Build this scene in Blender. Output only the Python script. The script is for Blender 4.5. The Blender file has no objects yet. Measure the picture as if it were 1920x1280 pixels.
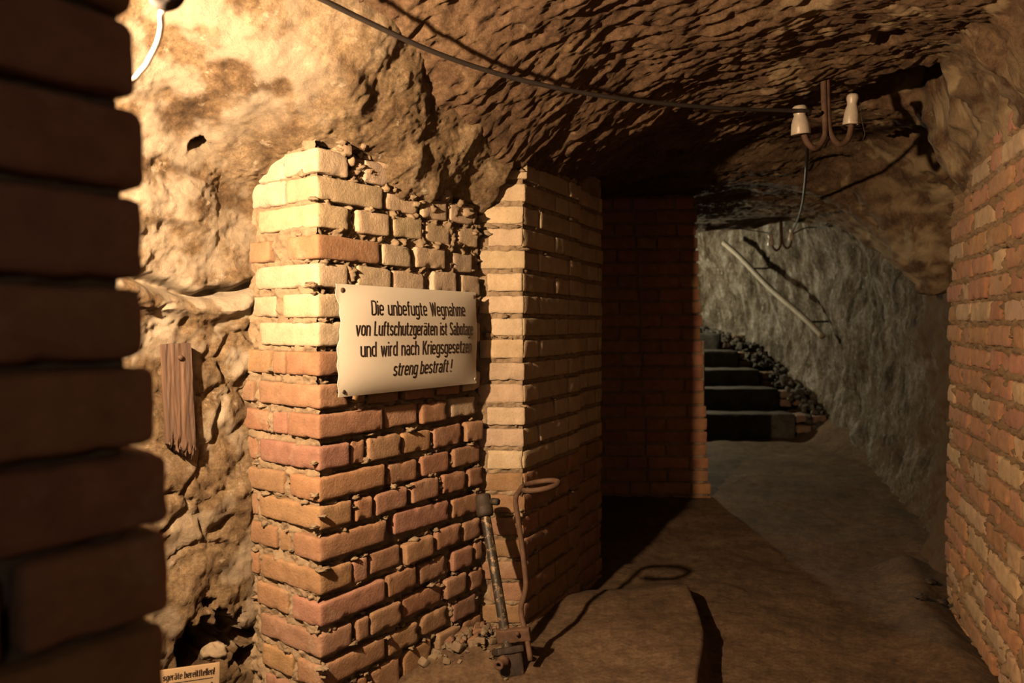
import bpy, math, random
import numpy as np
from mathutils import Vector, Matrix

# ------------------------------------------------------------------ camera
F = 1350.0                      # focal length in pixels of a 1920 x 1280 frame
PITCH = math.radians(-1.4)
CAM = np.array([0.0, 0.0, 1.0])
sc = bpy.context.scene
col = sc.collection
cd = bpy.data.cameras.new('camera')
cam = bpy.data.objects.new('camera', cd)
col.objects.link(cam)
cam.location = CAM
cam.rotation_euler = (math.radians(90) + PITCH, 0, 0)
cd.sensor_width = 36.0
cd.lens = 36.0 * F / 1920.0
cd.clip_start = 0.02
cd.dof.use_dof = True
cd.dof.focus_distance = 2.05
cd.dof.aperture_fstop = 3.2
sc.camera = cam

# ------------------------------------------------------------------ world, lights, exposure
w = bpy.data.worlds.new('world')
sc.world = w
w.use_nodes = True
w.node_tree.nodes['Background'].inputs[0].default_value = (1.0, 0.85, 0.7, 1)
w.node_tree.nodes['Background'].inputs[1].default_value = 0.018
LAMP = np.array([-0.80, 0.83, 1.40])          # bulb hanging behind the front brick pillar
LAMP_W = 440.0
LAMP_COL = (1.0, 0.67, 0.395)
ld = bpy.data.lights.new('bulb_light', 'POINT')
ld.energy = LAMP_W
ld.color = LAMP_COL
ld.shadow_soft_size = 0.022
lo = bpy.data.objects.new('bulb_light', ld)
col.objects.link(lo)
lo.location = LAMP
ld2 = bpy.data.lights.new('stair_light', 'POINT')   # lamp on the stairs, round the corner
ld2.energy = 195.0
ld2.color = (1.0, 0.90, 0.63)
ld2.shadow_soft_size = 0.05
lo2 = bpy.data.objects.new('stair_light', ld2)
col.objects.link(lo2)
lo2.location = (0.82, 7.45, 1.52)
ld3 = bpy.data.lights.new('fill_light', 'POINT')  # added fill lamp, unseen behind the camera, lifts the front pillar
ld3.energy = 24.0
ld3.color = (1.0, 0.84, 0.68)
ld3.shadow_soft_size = 0.08
lo3 = bpy.data.objects.new('fill_light', ld3)
col.objects.link(lo3)
lo3.location = (0.25, -1.3, 1.55)
sc.view_settings.view_transform = 'Standard'
sc.view_settings.look = 'None'
sc.view_settings.exposure = 0.0
sc.view_settings.gamma = 1.0
sc.view_settings.use_curve_mapping = False
sc.cycles.use_denoising = True
sc.cycles.max_bounces = 6
sc.cycles.diffuse_bounces = 1
sc.cycles.sample_clamp_indirect = 4.0

# ------------------------------------------------------------------ helpers: pixels, noise, meshes
_up = np.array([0, -math.sin(PITCH), math.cos(PITCH)])
_fw = np.array([0, math.cos(PITCH), math.sin(PITCH)])
def ray(px, py):
    return _fw + (px - 960) / F * np.array([1.0, 0, 0]) + (640 - py) / F * _up
def U(px, py, Y):                # the point at world depth Y seen at a pixel
    d = ray(px, py)
    return CAM + d * (Y / d[1])
def onplane(px, py, O, n):       # the point of a plane seen at a pixel
    d = ray(px, py)
    return CAM + d * (np.dot(O - CAM, n) / np.dot(d, n))
def unit(v):
    v = np.array(v, float)
    return v / np.linalg.norm(v)
EZ = np.array([0, 0, 1.0])

_rs = np.random.RandomState(7)
_perm = _rs.permutation(256)
_perm = np.concatenate([_perm, _perm, _perm])
_g = _rs.normal(size=(256, 3))
_g /= np.linalg.norm(_g, axis=1)[:, None]
def pn(p):                       # gradient noise, about -0.7 .. 0.7
    p = np.asarray(p, float)
    i = np.floor(p).astype(int)
    f = p - i
    u = f * f * f * (f * (f * 6 - 15) + 10)
    i &= 255
    out = 0
    for dx in (0, 1):
        wx = u[:, 0] if dx else 1 - u[:, 0]
        for dy in (0, 1):
            wy = u[:, 1] if dy else 1 - u[:, 1]
            for dz in (0, 1):
                wz = u[:, 2] if dz else 1 - u[:, 2]
                h = _perm[_perm[_perm[(i[:, 0] + dx) & 255] + ((i[:, 1] + dy) & 255)] + ((i[:, 2] + dz) & 255)]
                gr = _g[h]
                out = out + wx * wy * wz * (gr[:, 0] * (f[:, 0] - dx) + gr[:, 1] * (f[:, 1] - dy) + gr[:, 2] * (f[:, 2] - dz))
    return out
def fbm(p, octv=4, lac=2.03, gain=0.5, ridge=False):
    a, s, t = 1.0, 0, 0
    p = np.array(p, float)
    for k in range(octv):
        v = pn(p + 17.3 * k)
        if ridge:
            v = 0.35 - np.abs(v)
        s = s + a * v
        p = p * lac
        a *= gain
    return s
def worley(p):                   # distances to the nearest two feature points, and an id of the cell
    p = np.asarray(p, float)
    i = np.floor(p).astype(int)
    d1 = np.full(len(p), 9.0); d2 = np.full(len(p), 9.0); cid = np.zeros(len(p), int)
    pt = (_rs2.rand(256, 3))
    for dx in (-1, 0, 1):
        for dy in (-1, 0, 1):
            for dz in (-1, 0, 1):
                c = i + np.array([dx, dy, dz])
                h = _perm[_perm[_perm[c[:, 0] & 255] + (c[:, 1] & 255)] + (c[:, 2] & 255)]
                d = np.linalg.norm(c + pt[h] - p, axis=1)
                m = d < d1
                d2 = np.where(m, d1, np.minimum(d2, d))
                cid = np.where(m, h, cid)
                d1 = np.where(m, d, d1)
    return d1, d2, cid
class _R:
    def rand(self, *a):
        return np.random.RandomState(3).rand(*a)
_rs2 = _R()
def sstep(a, b, x):
    t = np.clip((x - a) / (b - a), 0, 1)
    return t * t * (3 - 2 * t)

class MB:                        # collects shapes, links them as ONE mesh object
    def __init__(self):
        self.V, self.Q, self.T, self.C, self.n = [], [], [], [], 0
    def add(self, V, Q=None, T=None, c=(0.5, 0.5, 0.5)):
        V = np.asarray(V, float).reshape(-1, 3)
        if Q is not None and len(Q): self.Q.append(np.asarray(Q, int) + self.n)
        if T is not None and len(T): self.T.append(np.asarray(T, int) + self.n)
        c = np.asarray(c, float)
        self.C.append(np.tile(c, (len(V), 1)) if c.ndim == 1 else c)
        self.V.append(V)
        self.n += len(V)
    def build(self, name, mat, parent=None, smooth=True):
        V = np.concatenate(self.V)
        base = np.zeros(3)
        me = bpy.data.meshes.new(name)
        Q = np.concatenate(self.Q) if self.Q else np.zeros((0, 4), int)
        T = np.concatenate(self.T) if self.T else np.zeros((0, 3), int)
        me.vertices.add(len(V))
        me.vertices.foreach_set('co', V.astype(np.float32).ravel())
        me.loops.add(Q.size + T.size)
        me.loops.foreach_set('vertex_index', np.concatenate([Q.ravel(), T.ravel()]).astype(np.int32))
        me.polygons.add(len(Q) + len(T))
        st = np.concatenate([np.arange(len(Q)) * 4, Q.size + np.arange(len(T)) * 3]).astype(np.int32)
        me.polygons.foreach_set('loop_start', st)
        me.polygons.foreach_set('use_smooth', np.full(len(Q) + len(T), smooth))
        me.update(calc_edges=True)
        me.validate()
        a = me.color_attributes.new('Col', 'FLOAT_COLOR', 'POINT')
        C = np.concatenate(self.C)
        C = np.concatenate([C, np.ones((len(C), 1))], axis=1)
        a.data.foreach_set('color', C.astype(np.float32).ravel())
        me.materials.append(mat)
        o = bpy.data.objects.new(name, me)
        col.objects.link(o)
        if parent is not None:
            o.parent = parent
            o.matrix_parent_inverse = Matrix.Identity(4)
            o.location = -Vector(parent.location)
        return o
def tag(o, label=None, cat=None, group=None, kind=None):
    for k, v in (('label', label), ('category', cat), ('group', group), ('kind', kind)):
        if v: o[k] = v
    return o
def empty(name, loc, label, cat, group=None):
    o = bpy.data.objects.new(name, None)
    col.objects.link(o)
    o.location = loc
    o.empty_display_size = 0.05
    return tag(o, label, cat, group)

def gridfaces(m, n):             # m rows of n
    a = (np.arange(m - 1)[:, None] * n + np.arange(n - 1)[None, :]).ravel()
    return np.stack([a, a + 1, a + n + 1, a + n], axis=1)
_boxc = {}
def boxgrid(k):                  # vertices of a box surface as lattice indices, with quads
    if k in _boxc: return _boxc[k]
    idx, V, Q = {}, [], []
    def vid(i, j, l):
        t = (i, j, l)
        if t not in idx:
            idx[t] = len(V); V.append(t)
        return idx[t]
    a, b, c = k
    for l, flip in ((0, 1), (c, 0)):
        for i in range(a):
            for j in range(b):
                q = [vid(i, j, l), vid(i + 1, j, l), vid(i + 1, j + 1, l), vid(i, j + 1, l)]
                Q.append(q[::-1] if flip else q)
    for j, flip in ((0, 0), (b, 1)):
        for i in range(a):
            for l in range(c):
                q = [vid(i, j, l), vid(i + 1, j, l), vid(i + 1, j, l + 1), vid(i, j, l + 1)]
                Q.append(q[::-1] if flip else q)
    for i, flip in ((0, 1), (a, 0)):
        for j in range(b):
            for l in range(c):
                q = [vid(i, j, l), vid(i, j + 1, l), vid(i, j + 1, l + 1), vid(i, j, l + 1)]
                Q.append(q[::-1] if flip else q)
    _boxc[k] = (np.array(V), np.array(Q))
    return _boxc[k]
def axis_pts(h, r, cell):
    m = max(1, int(round((2 * h - 2 * r) / cell)))
    return np.concatenate([[-h, -h + 0.3 * r], np.linspace(-h + r, h - r, m + 1), [h - 0.3 * r, h]])
def rbox(mb, cen, ax, half, r, cell, c, amp=0.0012, chip=0.004, seed=0.0, freq=28.0):
    """box with worn rounded edges: centre, three axes, half sizes"""
    half = np.maximum(np.array(half, float), 0.004)
    r = min(r, 0.45 * half.min())
    A = [axis_pts(h, r, cell) for h in half]
    I, Q = boxgrid(tuple(len(x) - 1 for x in A))
    p = np.stack([A[k][I[:, k]] for k in range(3)], axis=1)
    inn = np.clip(p, -(half - r), half - r)
    d = p - inn
    L = np.linalg.norm(d, axis=1)[:, None]
    nrm = d / np.maximum(L, 1e-9)
    p = inn + nrm * r
    edge = (np.sum(np.abs(nrm) > 0.25, axis=1) > 1).astype(float)
    near = np.sort((half - np.abs(p)), axis=1)[:, 1]      # distance to the closest edge
    em = np.exp(-(near / 0.012) ** 2)
    q = p + seed
    disp = amp * (pn(q * freq) * 1.6 + pn(q * freq * 3.1) * 0.9)
    disp = disp - chip * 3.0 * em * np.clip(pn(q * 34.0 + 5.1) - 0.10, 0, 1)
    p = p + nrm * disp[:, None]
    mb.add(cen + p @ np.array(ax), Q, c=c)
def lump(mb, cen, rad, c, seed, rough=0.45, n=8):
    th = np.linspace(0, math.pi, n + 1)
    ph = np.linspace(0, 2 * math.pi, 2 * n, endpoint=False)
    T, Pp = np.meshgrid(th, ph, indexing='ij')
    v = np.stack([np.sin(T) * np.cos(Pp), np.sin(T) * np.sin(Pp), np.cos(T)], axis=-1).reshape(-1, 3)
    v = v * (1 + rough * 1.5 * (pn(v * 1.7 + seed) + 0.6 * pn(v * 4.1 + seed)))[:, None]
    Q = []
    m = 2 * n
    for i in range(n):
        for j in range(m):
            Q.append([i * m + j, (i + 1) * m + j, (i + 1) * m + (j + 1) % m, i * m + (j + 1) % m])
    mb.add(cen + v * np.array(rad), Q, c=c)
def catmull(P, m):
    P = np.asarray(P, float)
    n = len(P)
    E = np.concatenate([[2 * P[0] - P[1]], P, [2 * P[-1] - P[-2]]])
    t = np.linspace(0, n - 1, m)
    i = np.minimum(t.astype(int), n - 2)
    f = (t - i).reshape((-1,) + (1,) * (P.ndim - 1))
    a, b, c_, d = E[i], E[i + 1], E[i + 2], E[i + 3]
    return 0.5 * (2 * b + (c_ - a) * f + (2 * a - 5 * b + 4 * c_ - d) * f ** 2 + (3 * b - a - 3 * c_ + d) * f ** 3)
def tube(mb, P, r, c=(0.5, 0.5, 0.5), n=12, m=None, spline=True, cap=True, closed=False):
    P = np.asarray(P, float)
    if spline: P = catmull(P, m or max(8, 6 * len(P)))
    k = len(P)
    r = np.broadcast_to(np.asarray(r, float), (k,)) if np.ndim(r) == 0 or len(r) == k else np.interp(np.linspace(0, 1, k), np.linspace(0, 1, len(r)), r)
    if closed: Tn = np.roll(P, -1, 0) - np.roll(P, 1, 0)
    else: Tn = np.gradient(P, axis=0)
    Tn /= np.maximum(np.linalg.norm(Tn, axis=1), 1e-9)[:, None]
    a = np.array([0.31, 0.2, 0.93])
    if abs(Tn[0] @ a) > 0.95: a = np.array([1.0, 0.1, 0])
    N = a - Tn[0] * (Tn[0] @ a)
    V = []
    ph = np.linspace(0, 2 * math.pi, n, endpoint=False)
    for i in range(k):
        N = N - Tn[i] * (N @ Tn[i]); N /= np.linalg.norm(N)
        B = np.cross(Tn[i], N)
        V.append(P[i] + r[i] * (np.cos(ph)[:, None] * N + np.sin(ph)[:, None] * B))
    V = np.concatenate(V)
    Q = []
    for i in range(k if closed else k - 1):
        for j in range(n):
            i2 = (i + 1) % k
            Q.append([i * n + j, i * n + (j + 1) % n, i2 * n + (j + 1) % n, i2 * n + j])
    T = []
    if cap and not closed:
        V = np.concatenate([V, [P[0], P[-1]]])
        for j in range(n):
            T.append([k * n, (j + 1) % n, j])
            T.append([k * n + 1, (k - 1) * n + j, (k - 1) * n + (j + 1) % n])
    mb.add(V, Q, T, c=c)
def lathe(mb, prof, cen, axis, c, n=28):
    axis = unit(axis)
    a = np.cross(axis, [0.2, 1, 0.1]); a = unit(a); b = np.cross(axis, a)
    ph = np.linspace(0, 2 * math.pi, n, endpoint=False)
    V, Q = [], []
    for r, h in prof:
        V.append(cen + axis * h + r * (np.cos(ph)[:, None] * a + np.sin(ph)[:, None] * b))
    for i in range(len(prof) - 1):
        for j in range(n):
            Q.append([i * n + j, i * n + (j + 1) % n, (i + 1) * n + (j + 1) % n, (i + 1) * n + j])
    mb.add(np.concatenate(V), Q, c=c)

# ------------------------------------------------------------------ materials
ALB = 0.46                       # factor on most base colours, kept low to weaken bounced light
def mat(name):
    m = bpy.data.materials.new(name)
    m.use_nodes = True
    nt = m.node_tree
    return m, nt, nt.nodes['Principled BSDF']
def node(nt, t, **kw):
    n = nt.nodes.new(t)
    for k, v in kw.items(): setattr(n, k, v)
    return n
def noise(nt, scale, detail=6, rough=0.6, vec=None):
    n = node(nt, 'ShaderNodeTexNoise')
    n.inputs['Scale'].default_value = scale
    n.inputs['Detail'].default_value = detail
    n.inputs['Roughness'].default_value = rough
    if vec is None:
        g = node(nt, 'ShaderNodeNewGeometry')
        vec = g.outputs['Position']
    nt.links.new(vec, n.inputs['Vector'])
    return n.outputs['Fac']
def ramp(nt, fac, stops):
    r = node(nt, 'ShaderNodeValToRGB')
    e = r.color_ramp.elements
    while len(e) < len(stops): e.new(0.5)
    for k, (p, c) in enumerate(stops):
        e[k].position = p
        e[k].color = (c[0], c[1], c[2], 1) if len(c) == 3 else c
    nt.links.new(fac, r.inputs[0])
    return r.outputs[0]
def mix(nt, fac, a, b, mode='MIX'):
    m = node(nt, 'ShaderNodeMix', data_type='RGBA', blend_type=mode)
    for s, v in ((m.inputs[0], fac), (m.inputs[6], a), (m.inputs[7], b)):
        if hasattr(v, 'is_linked') or hasattr(v, 'links'): nt.links.new(v, s)
        elif isinstance(v, (int, float)): s.default_value = v
        else: s.default_value = (v[0], v[1], v[2], 1)
    return m.outputs[2]
def bump(nt, b, fac, dist, strength=1.0):
    n = node(nt, 'ShaderNodeBump')
    n.inputs['Distance'].default_value = dist
    n.inputs['Strength'].default_value = strength
    nt.links.new(fac, n.inputs['Height'])
    nt.links.new(n.outputs[0], b.inputs['Normal'])
def brick_material():
    m, nt, b = mat('brick_and_mortar')
    at = node(nt, 'ShaderNodeVertexColor', layer_name='Col')
    c = at.outputs['Color']
    v = ramp(nt, noise(nt, 22, 8, 0.7), [(0.25, (0.72, 0.70, 0.68)), (0.75, (1.22, 1.22, 1.22))])
    c = mix(nt, 1.0, c, v, 'MULTIPLY')
    d = ramp(nt, noise(nt, 9, 10, 0.75), [(0.56, (0, 0, 0)), (0.72, (0.6, 0.6, 0.6))])
    c = mix(nt, d, c, (0.50, 0.40, 0.28))                       # lime dust and mortar smears
    s = ramp(nt, noise(nt, 160, 3, 0.6), [(0.24, (0.35, 0.35, 0.35)), (0.36, (1, 1, 1))])
    c = mix(nt, 0.8, c, s, 'MULTIPLY')                          # pits
    c = mix(nt, 1.0, c, (ALB, ALB, ALB), 'MULTIPLY')
    nt.links.new(c, b.inputs['Base Color'])
    b.inputs['Roughness'].default_value = 0.9
    b.inputs['Specular IOR Level'].default_value = 0.2
    bump(nt, b, noise(nt, 130, 8, 0.7), 0.004, 0.8)
    return m
def rock_material(name, stops, scale, pale, pale_at, bumpd, fine=70.0, bs=0.9, stretch=None, lime=None):
    m, nt, b = mat(name)
    g = node(nt, 'ShaderNodeNewGeometry')
    vec = g.outputs['Position']
    if stretch:
        mp = node(nt, 'ShaderNodeMapping')
        mp.inputs['Scale'].default_value = stretch
        nt.links.new(vec, mp.inputs['Vector'])
        vec = mp.outputs[0]
    c = ramp(nt, noise(nt, scale, 10, 0.68, vec), stops)
    f = ramp(nt, noise(nt, scale * 3.1, 9, 0.7, vec), [(pale_at, (0, 0, 0)), (pale_at + 0.1, (0.8, 0.8, 0.8))])
    c = mix(nt, f, c, pale)
    k = ramp(nt, noise(nt, scale * 7.0, 6, 0.7, vec), [(0.3, (0.55, 0.52, 0.5)), (0.55, (1.05, 1.05, 1.05))])
    c = mix(nt, 0.9, c, k, 'MULTIPLY')
    g2 = ramp(nt, noise(nt, fine * 1.6, 5, 0.75), [(0.34, (0.62, 0.58, 0.54)), (0.62, (1.25, 1.25, 1.25))])
    c = mix(nt, 0.85, c, g2, 'MULTIPLY')
    if lime:
        at = node(nt, 'ShaderNodeVertexColor', layer_name='Col')
        c = mix(nt, at.outputs['Color'], c, lime)
    c = mix(nt, 1.0, c, (ALB, ALB, ALB), 'MULTIPLY')
    nt.links.new(c, b.inputs['Base Color'])
    b.inputs['Roughness'].default_value = 0.92
    b.inputs['Specular IOR Level'].default_value = 0.15
    bump(nt, b, noise(nt, fine, 12, 0.8, vec), bumpd, bs)
    return m
def plain(name, c, rough=0.7, metal=0.0, var=0.25, scale=60, c2=None, at=0.55, bumpd=0.001, w2=0.12):
    m, nt, b = mat(name)
    v = ramp(nt, noise(nt, scale * 0.4, 6), [(0.3, (1 - var,) * 3), (0.7, (1 + var,) * 3)])
    cc = mix(nt, 1.0, c, v, 'MULTIPLY')
    if c2:
        f = ramp(nt, noise(nt, scale, 8, 0.7), [(at, (0, 0, 0)), (at + w2, (1, 1, 1))])
        cc = mix(nt, f, cc, c2)
    cc = mix(nt, 1.0, cc, (ALB, ALB, ALB), 'MULTIPLY')
    nt.links.new(cc, b.inputs['Base Color'])
    b.inputs['Specular IOR Level'].default_value = 0.3
    b.inputs['Roughness'].default_value = rough
    b.inputs['Metallic'].default_value = metal
    bump(nt, b, noise(nt, scale * 3, 6), bumpd, 0.7)
    return m
M_BRICK = brick_material()
M_ROCKL = rock_material('ochre_rock', [(0.31, (0.085, 0.052, 0.026)), (0.44, (0.225, 0.15, 0.08)), (0.55, (0.37, 0.265, 0.15)), (0.70, (0.60, 0.48, 0.33))], 5.5, (0.82, 0.71, 0.54), 0.60, 0.013, 60.0, lime=(0.70, 0.60, 0.45))  # the lime colour also paints lamp glow on the upper rock
M_CEIL = rock_material('chiselled_rock', [(0.28, (0.085, 0.050, 0.027)), (0.5, (0.23, 0.14, 0.078)), (0.72, (0.38, 0.25, 0.14))], 5.0, (0.55, 0.42, 0.25), 0.63, 0.016, 48.0, lime=(0.66, 0.50, 0.29))
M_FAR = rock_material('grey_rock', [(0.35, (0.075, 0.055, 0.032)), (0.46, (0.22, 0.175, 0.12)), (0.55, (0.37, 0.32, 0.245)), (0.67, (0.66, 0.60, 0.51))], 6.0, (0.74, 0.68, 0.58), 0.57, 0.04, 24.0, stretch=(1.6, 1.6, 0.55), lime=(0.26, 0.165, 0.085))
M_FLOOR = rock_material('trodden_earth', [(0.3, (0.095, 0.060, 0.034)), (0.5, (0.150, 0.097, 0.055)), (0.7, (0.205, 0.135, 0.078))], 2.6, (0.30, 0.205, 0.115), 0.66, 0.004, 45.0, 0.6)
M_STEP = rock_material('worn_stone', [(0.3, (0.07, 0.062, 0.05)), (0.7, (0.17, 0.15, 0.12))], 8.0, (0.28, 0.25, 0.20), 0.64, 0.006)
M_WOOD, _nt, _b = mat('weathered_wood')
_g2 = node(_nt, 'ShaderNodeNewGeometry'); _mp = node(_nt, 'ShaderNodeMapping'); _mp.inputs['Scale'].default_value = (60, 60, 5)
_nt.links.new(_g2.outputs['Position'], _mp.inputs['Vector'])
_f = noise(_nt, 1.0, 8, 0.65, _mp.outputs[0])
_nt.links.new(ramp(_nt, _f, [(0.3, (0.024, 0.013, 0.008)), (0.5, (0.050, 0.027, 0.015)), (0.68, (0.085, 0.045, 0.024))]), _b.inputs['Base Color'])
_b.inputs['Roughness'].default_value = 0.75
bump(_nt, _b, _f, 0.003, 0.8)
M_RUST = plain('rusty_iron', (0.115, 0.060, 0.033), 0.8, 0.1, 0.4, 90, (0.20, 0.085, 0.04), 0.58)
M_IRON = plain('dark_iron', (0.05, 0.035, 0.025), 0.7, 0.2, 0.35, 90, (0.16, 0.07, 0.03), 0.56)
M_PAINT = plain('flaking_black_paint', (0.045, 0.036, 0.026), 0.45, 0.15, 0.3, 55, (0.30, 0.20, 0.11), 0.535, w2=0.06)
M_PORC = plain('white_porcelain', (0.56, 0.47, 0.36), 0.35, 0, 0.15, 40, (0.22, 0.12, 0.06), 0.60)
M_CABLE = plain('black_cable', (0.035, 0.026, 0.02), 0.6)
M_WCABLE = plain('white_cable', (0.80, 0.76, 0.70), 0.5, 0, 0.05)
M_ENAMEL = plain('white_enamel', (0.80, 0.73, 0.60), 0.28, 0, 0.05, 14, (0.50, 0.34, 0.18), 0.70, bumpd=0.0004, w2=0.12)
M_INK = plain('dark_lettering', (0.035, 0.022, 0.016), 0.5, 0, 0.1)
M_PAPER = plain('yellowed_paper', (0.36, 0.25, 0.14), 0.85, 0, 0.1, 30, (0.34, 0.22, 0.11), 0.64)
M_POLE = plain('worn_pole', (0.40, 0.34, 0.25), 0.7, 0, 0.2, 30)
M_SHADED = plain('shaded_iron', (0.030, 0.016, 0.009), 0.8, 0, 0.4, 90)  # near-black iron: the ring's shaded side put into its colour
M_GLASS, _nt, _b = mat('clear_glass')
_tr = node(_nt, 'ShaderNodeBsdfTransparent'); _mx = node(_nt, 'ShaderNodeMixShader'); _mx.inputs[0].default_value = 0.06
_b.inputs['Roughness'].default_value = 0.05
_nt.links.new(_tr.outputs[0], _mx.inputs[1]); _nt.links.new(_b.outputs[0], _mx.inputs[2])
_nt.links.new(_mx.outputs[0], _nt.nodes['Material Output'].inputs['Surface'])
M_STONE = plain('grey_stone', (0.26, 0.20, 0.13), 0.9, 0, 0.3, 40)

BUFF = np.array([0.58, 0.455, 0.305]); RED = np.array([0.39, 0.218, 0.128]); MORT = np.array([0.34, 0.25, 0.155])
random.seed(5)
def bcol(kind):
    j = random.uniform(0.88, 1.10)
    if kind == 'b': return BUFF * j * np.array([1, random.uniform(0.95, 1.02), random.uniform(0.9, 1.05)])
    return RED * j * np.array([1, random.uniform(0.92, 1.12), random.uniform(0.9, 1.15)])

class Face:                      # one upright face of brickwork: origin at z = 0, u runs along it, n points out of it
    def __init__(self, O, eu, en):
        self.O = np.array([O[0], O[1], 0.0]); self.eu = unit(eu); self.en = unit(en); self.rects = []
        self.sg = 1.0 if np.dot(np.cross(self.eu, self.en), EZ) > 0 else -1.0
    def P(self, u, n, z):
        return self.O + np.outer(np.atleast_1d(u), self.eu) + np.outer(np.atleast_1d(n), self.en) + np.outer(np.atleast_1d(z), EZ)
    def upx(self, px, py=607):
        return float(np.dot(onplane(px, py, self.O, self.en) - self.O, self.eu))
    def zpx(self, px, py):
        return float(onplane(px, py, self.O, self.en)[2])
    def brick(self, mb, u0, u1, z0, z1, c, depth=0.11, out=0.0, r=0.007, cell=0.011, rot=0.0, amp=0.0012, chip=0.005):
        self.rects.append((min(u0, u1), max(u0, u1), z0, z1))
        cen = self.P((u0 + u1) / 2, (out - depth) / 2, (z0 + z1) / 2)[0]
        cr, sr = math.cos(rot), math.sin(rot)
        ax = [self.eu * cr + EZ * sr, self.en, EZ * cr - self.eu * sr]
        if self.sg < 0: ax = [-ax[0], ax[1], ax[2]]
        rbox(mb, cen, ax, (abs(u1 - u0) / 2, (depth + out) / 2, (z1 - z0) / 2), r, cell, c, amp, chip, seed=random.uniform(0, 90))
    def mortar(self, mb, u0, u1, z0, z1, cell=0.005, rec=0.014, amp=0.016, seed=0.0, c=MORT, lumps=0, lump_r=(0.004, 0.010), extra=None):
        nu = max(2, int((u1 - u0) / cell)); nz = max(2, int((z1 - z0) / cell))
        uu, zz = np.meshgrid(np.linspace(u0, u1, nu), np.linspace(z0, z1, nz))
        u, z = uu.ravel(), zz.ravel()
        dist = np.full(len(u), 0.05)
        for a, b_, c0, c1 in self.rects:
            dx = np.maximum(np.maximum(a - u, u - b_), 0); dz = np.maximum(np.maximum(c0 - z, z - c1), 0)
            ins = np.minimum(np.minimum(u - a, b_ - u), np.minimum(z - c0, c1 - z))
            dd = np.where((dx == 0) & (dz == 0), -ins, np.hypot(dx, dz))
            dist = np.minimum(dist, dd)
        p = np.stack([u * 1.0, z * 1.0, np.full(len(u), seed)], axis=1)
        h = -rec + amp * (fbm(p * 26, 3) * 1.3 + 0.5 * pn(p * 110)) + amp * 0.6 * pn(p * 7)
        h = h - 0.012 * sstep(0.0, -0.010, dist)
        if extra is not None: h = h + extra(u, z, dist)
        V = self.P(u, h, z)
        Q = gridfaces(nz, nu)
        if self.sg > 0: Q = Q[:, ::-1]
        cc = c * (1 + 0.35 * pn(p * 30))[:, None]
        mb.add(V, Q, c=cc)
        rr = [r for r in self.rects if r[1] > u0 and r[0] < u1]
        for k in range(lumps):                       # squeezed-out mortar clinging to the joints
            a, b_, c0, c1 = random.choice(rr)
            s = random.uniform(*lump_r)
            if random.random() < 0.7: uu_, zz_ = random.uniform(a, b_), c1 + random.uniform(0.002, 0.010)
            else: uu_, zz_ = random.choice((a - 0.005, b_ + 0.005)), random.uniform(c0, c1)
            lump(mb, self.P(uu_, -rec * 0.7 + random.uniform(-0.006, 0.004), zz_)[0], np.abs(self.eu) * s * random.uniform(0.9, 2.2) + np.abs(self.en) * s * 0.8 + EZ * s * random.uniform(0.5, 0.9), c * random.uniform(0.75, 1.1), random.uniform(0, 50), 0.8, 7)

# ================================================================== PLAN OF THE PASSAGE
D1 = unit([0.726, 1.0, 0]); D2 = unit([-1.0, 0.726, 0])       # along the sign face / along its end face
N1 = unit([1.0, -0.726, 0]); N2 = -D1                          # outward normals of the two
CORN = U(597, 607, 1.8); CORN[2] = 0
A0 = CORN + D2 * 0.30                                          # where the rock wall passes behind the sign pier

# ------------------------------------------------------------------ floor
def floor_z(x, y):
    z = -0.085 + 0.085 * sstep(3.0, 5.2, y)
    ey = np.array([0.0, 1.2, 1.75, 2.05, 2.3, 2.5, 2.75, 2.94, 3.2]); ex = np.array([0.38, 0.43, 0.48, 0.555, 0.628, 0.668, 0.688, 0.690, 0.70])
    xe = np.interp(y, ey, ex) + 0.006 * np.sin(y * 9)
    fade = 1 - sstep(2.62, 3.0, y)
    top = 0.10 * fade
    z = z + top * (1 - sstep(xe - 0.022, xe + 0.020, x)) * (1 - 0.25 * sstep(0.0, 0.5, xe - x))
    z = z + 0.05 * np.exp(-(((x + 0.08) / 0.12) ** 2 + ((y - 2.16) / 0.12) ** 2))          # rubble heap between the piers
    z = z + 0.05 * np.exp(-((x - 1.45 - 0.38 * (y - 2.4)) / 0.10) ** 2) * (y < 3.2)
    z = z + 0.20 * sstep(0.42, 0.0, 2.86 - x - 0.06 * (y - 6)) * sstep(3.5, 5.5, y)
    return z
xs = np.concatenate([np.linspace(-1.7, -0.4, 60), np.linspace(-0.38, 1.9, 300), np.linspace(1.92, 3.2, 70)])
ys = np.concatenate([np.linspace(-1.2, 1.7, 60), np.linspace(1.71, 3.4, 240), np.linspace(3.42, 8.9, 240)])
X, Y = np.meshgrid(xs, ys)
p = np.stack([X.ravel(), Y.ravel(), np.zeros(X.size)], axis=1)
z = floor_z(p[:, 0], p[:, 1]) + 0.030 * fbm(p * 2.1, 3) + 0.005 * fbm(p * 14 + 9, 3) + 0.010 * np.clip(fbm(p * 7 + 4, 3) - 0.18, 0, 1)
p[:, 2] = z
mb = MB(); mb.add(p, gridfaces(len(ys), len(xs)))
tag(mb.build('floor', M_FLOOR), kind='structure')

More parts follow.
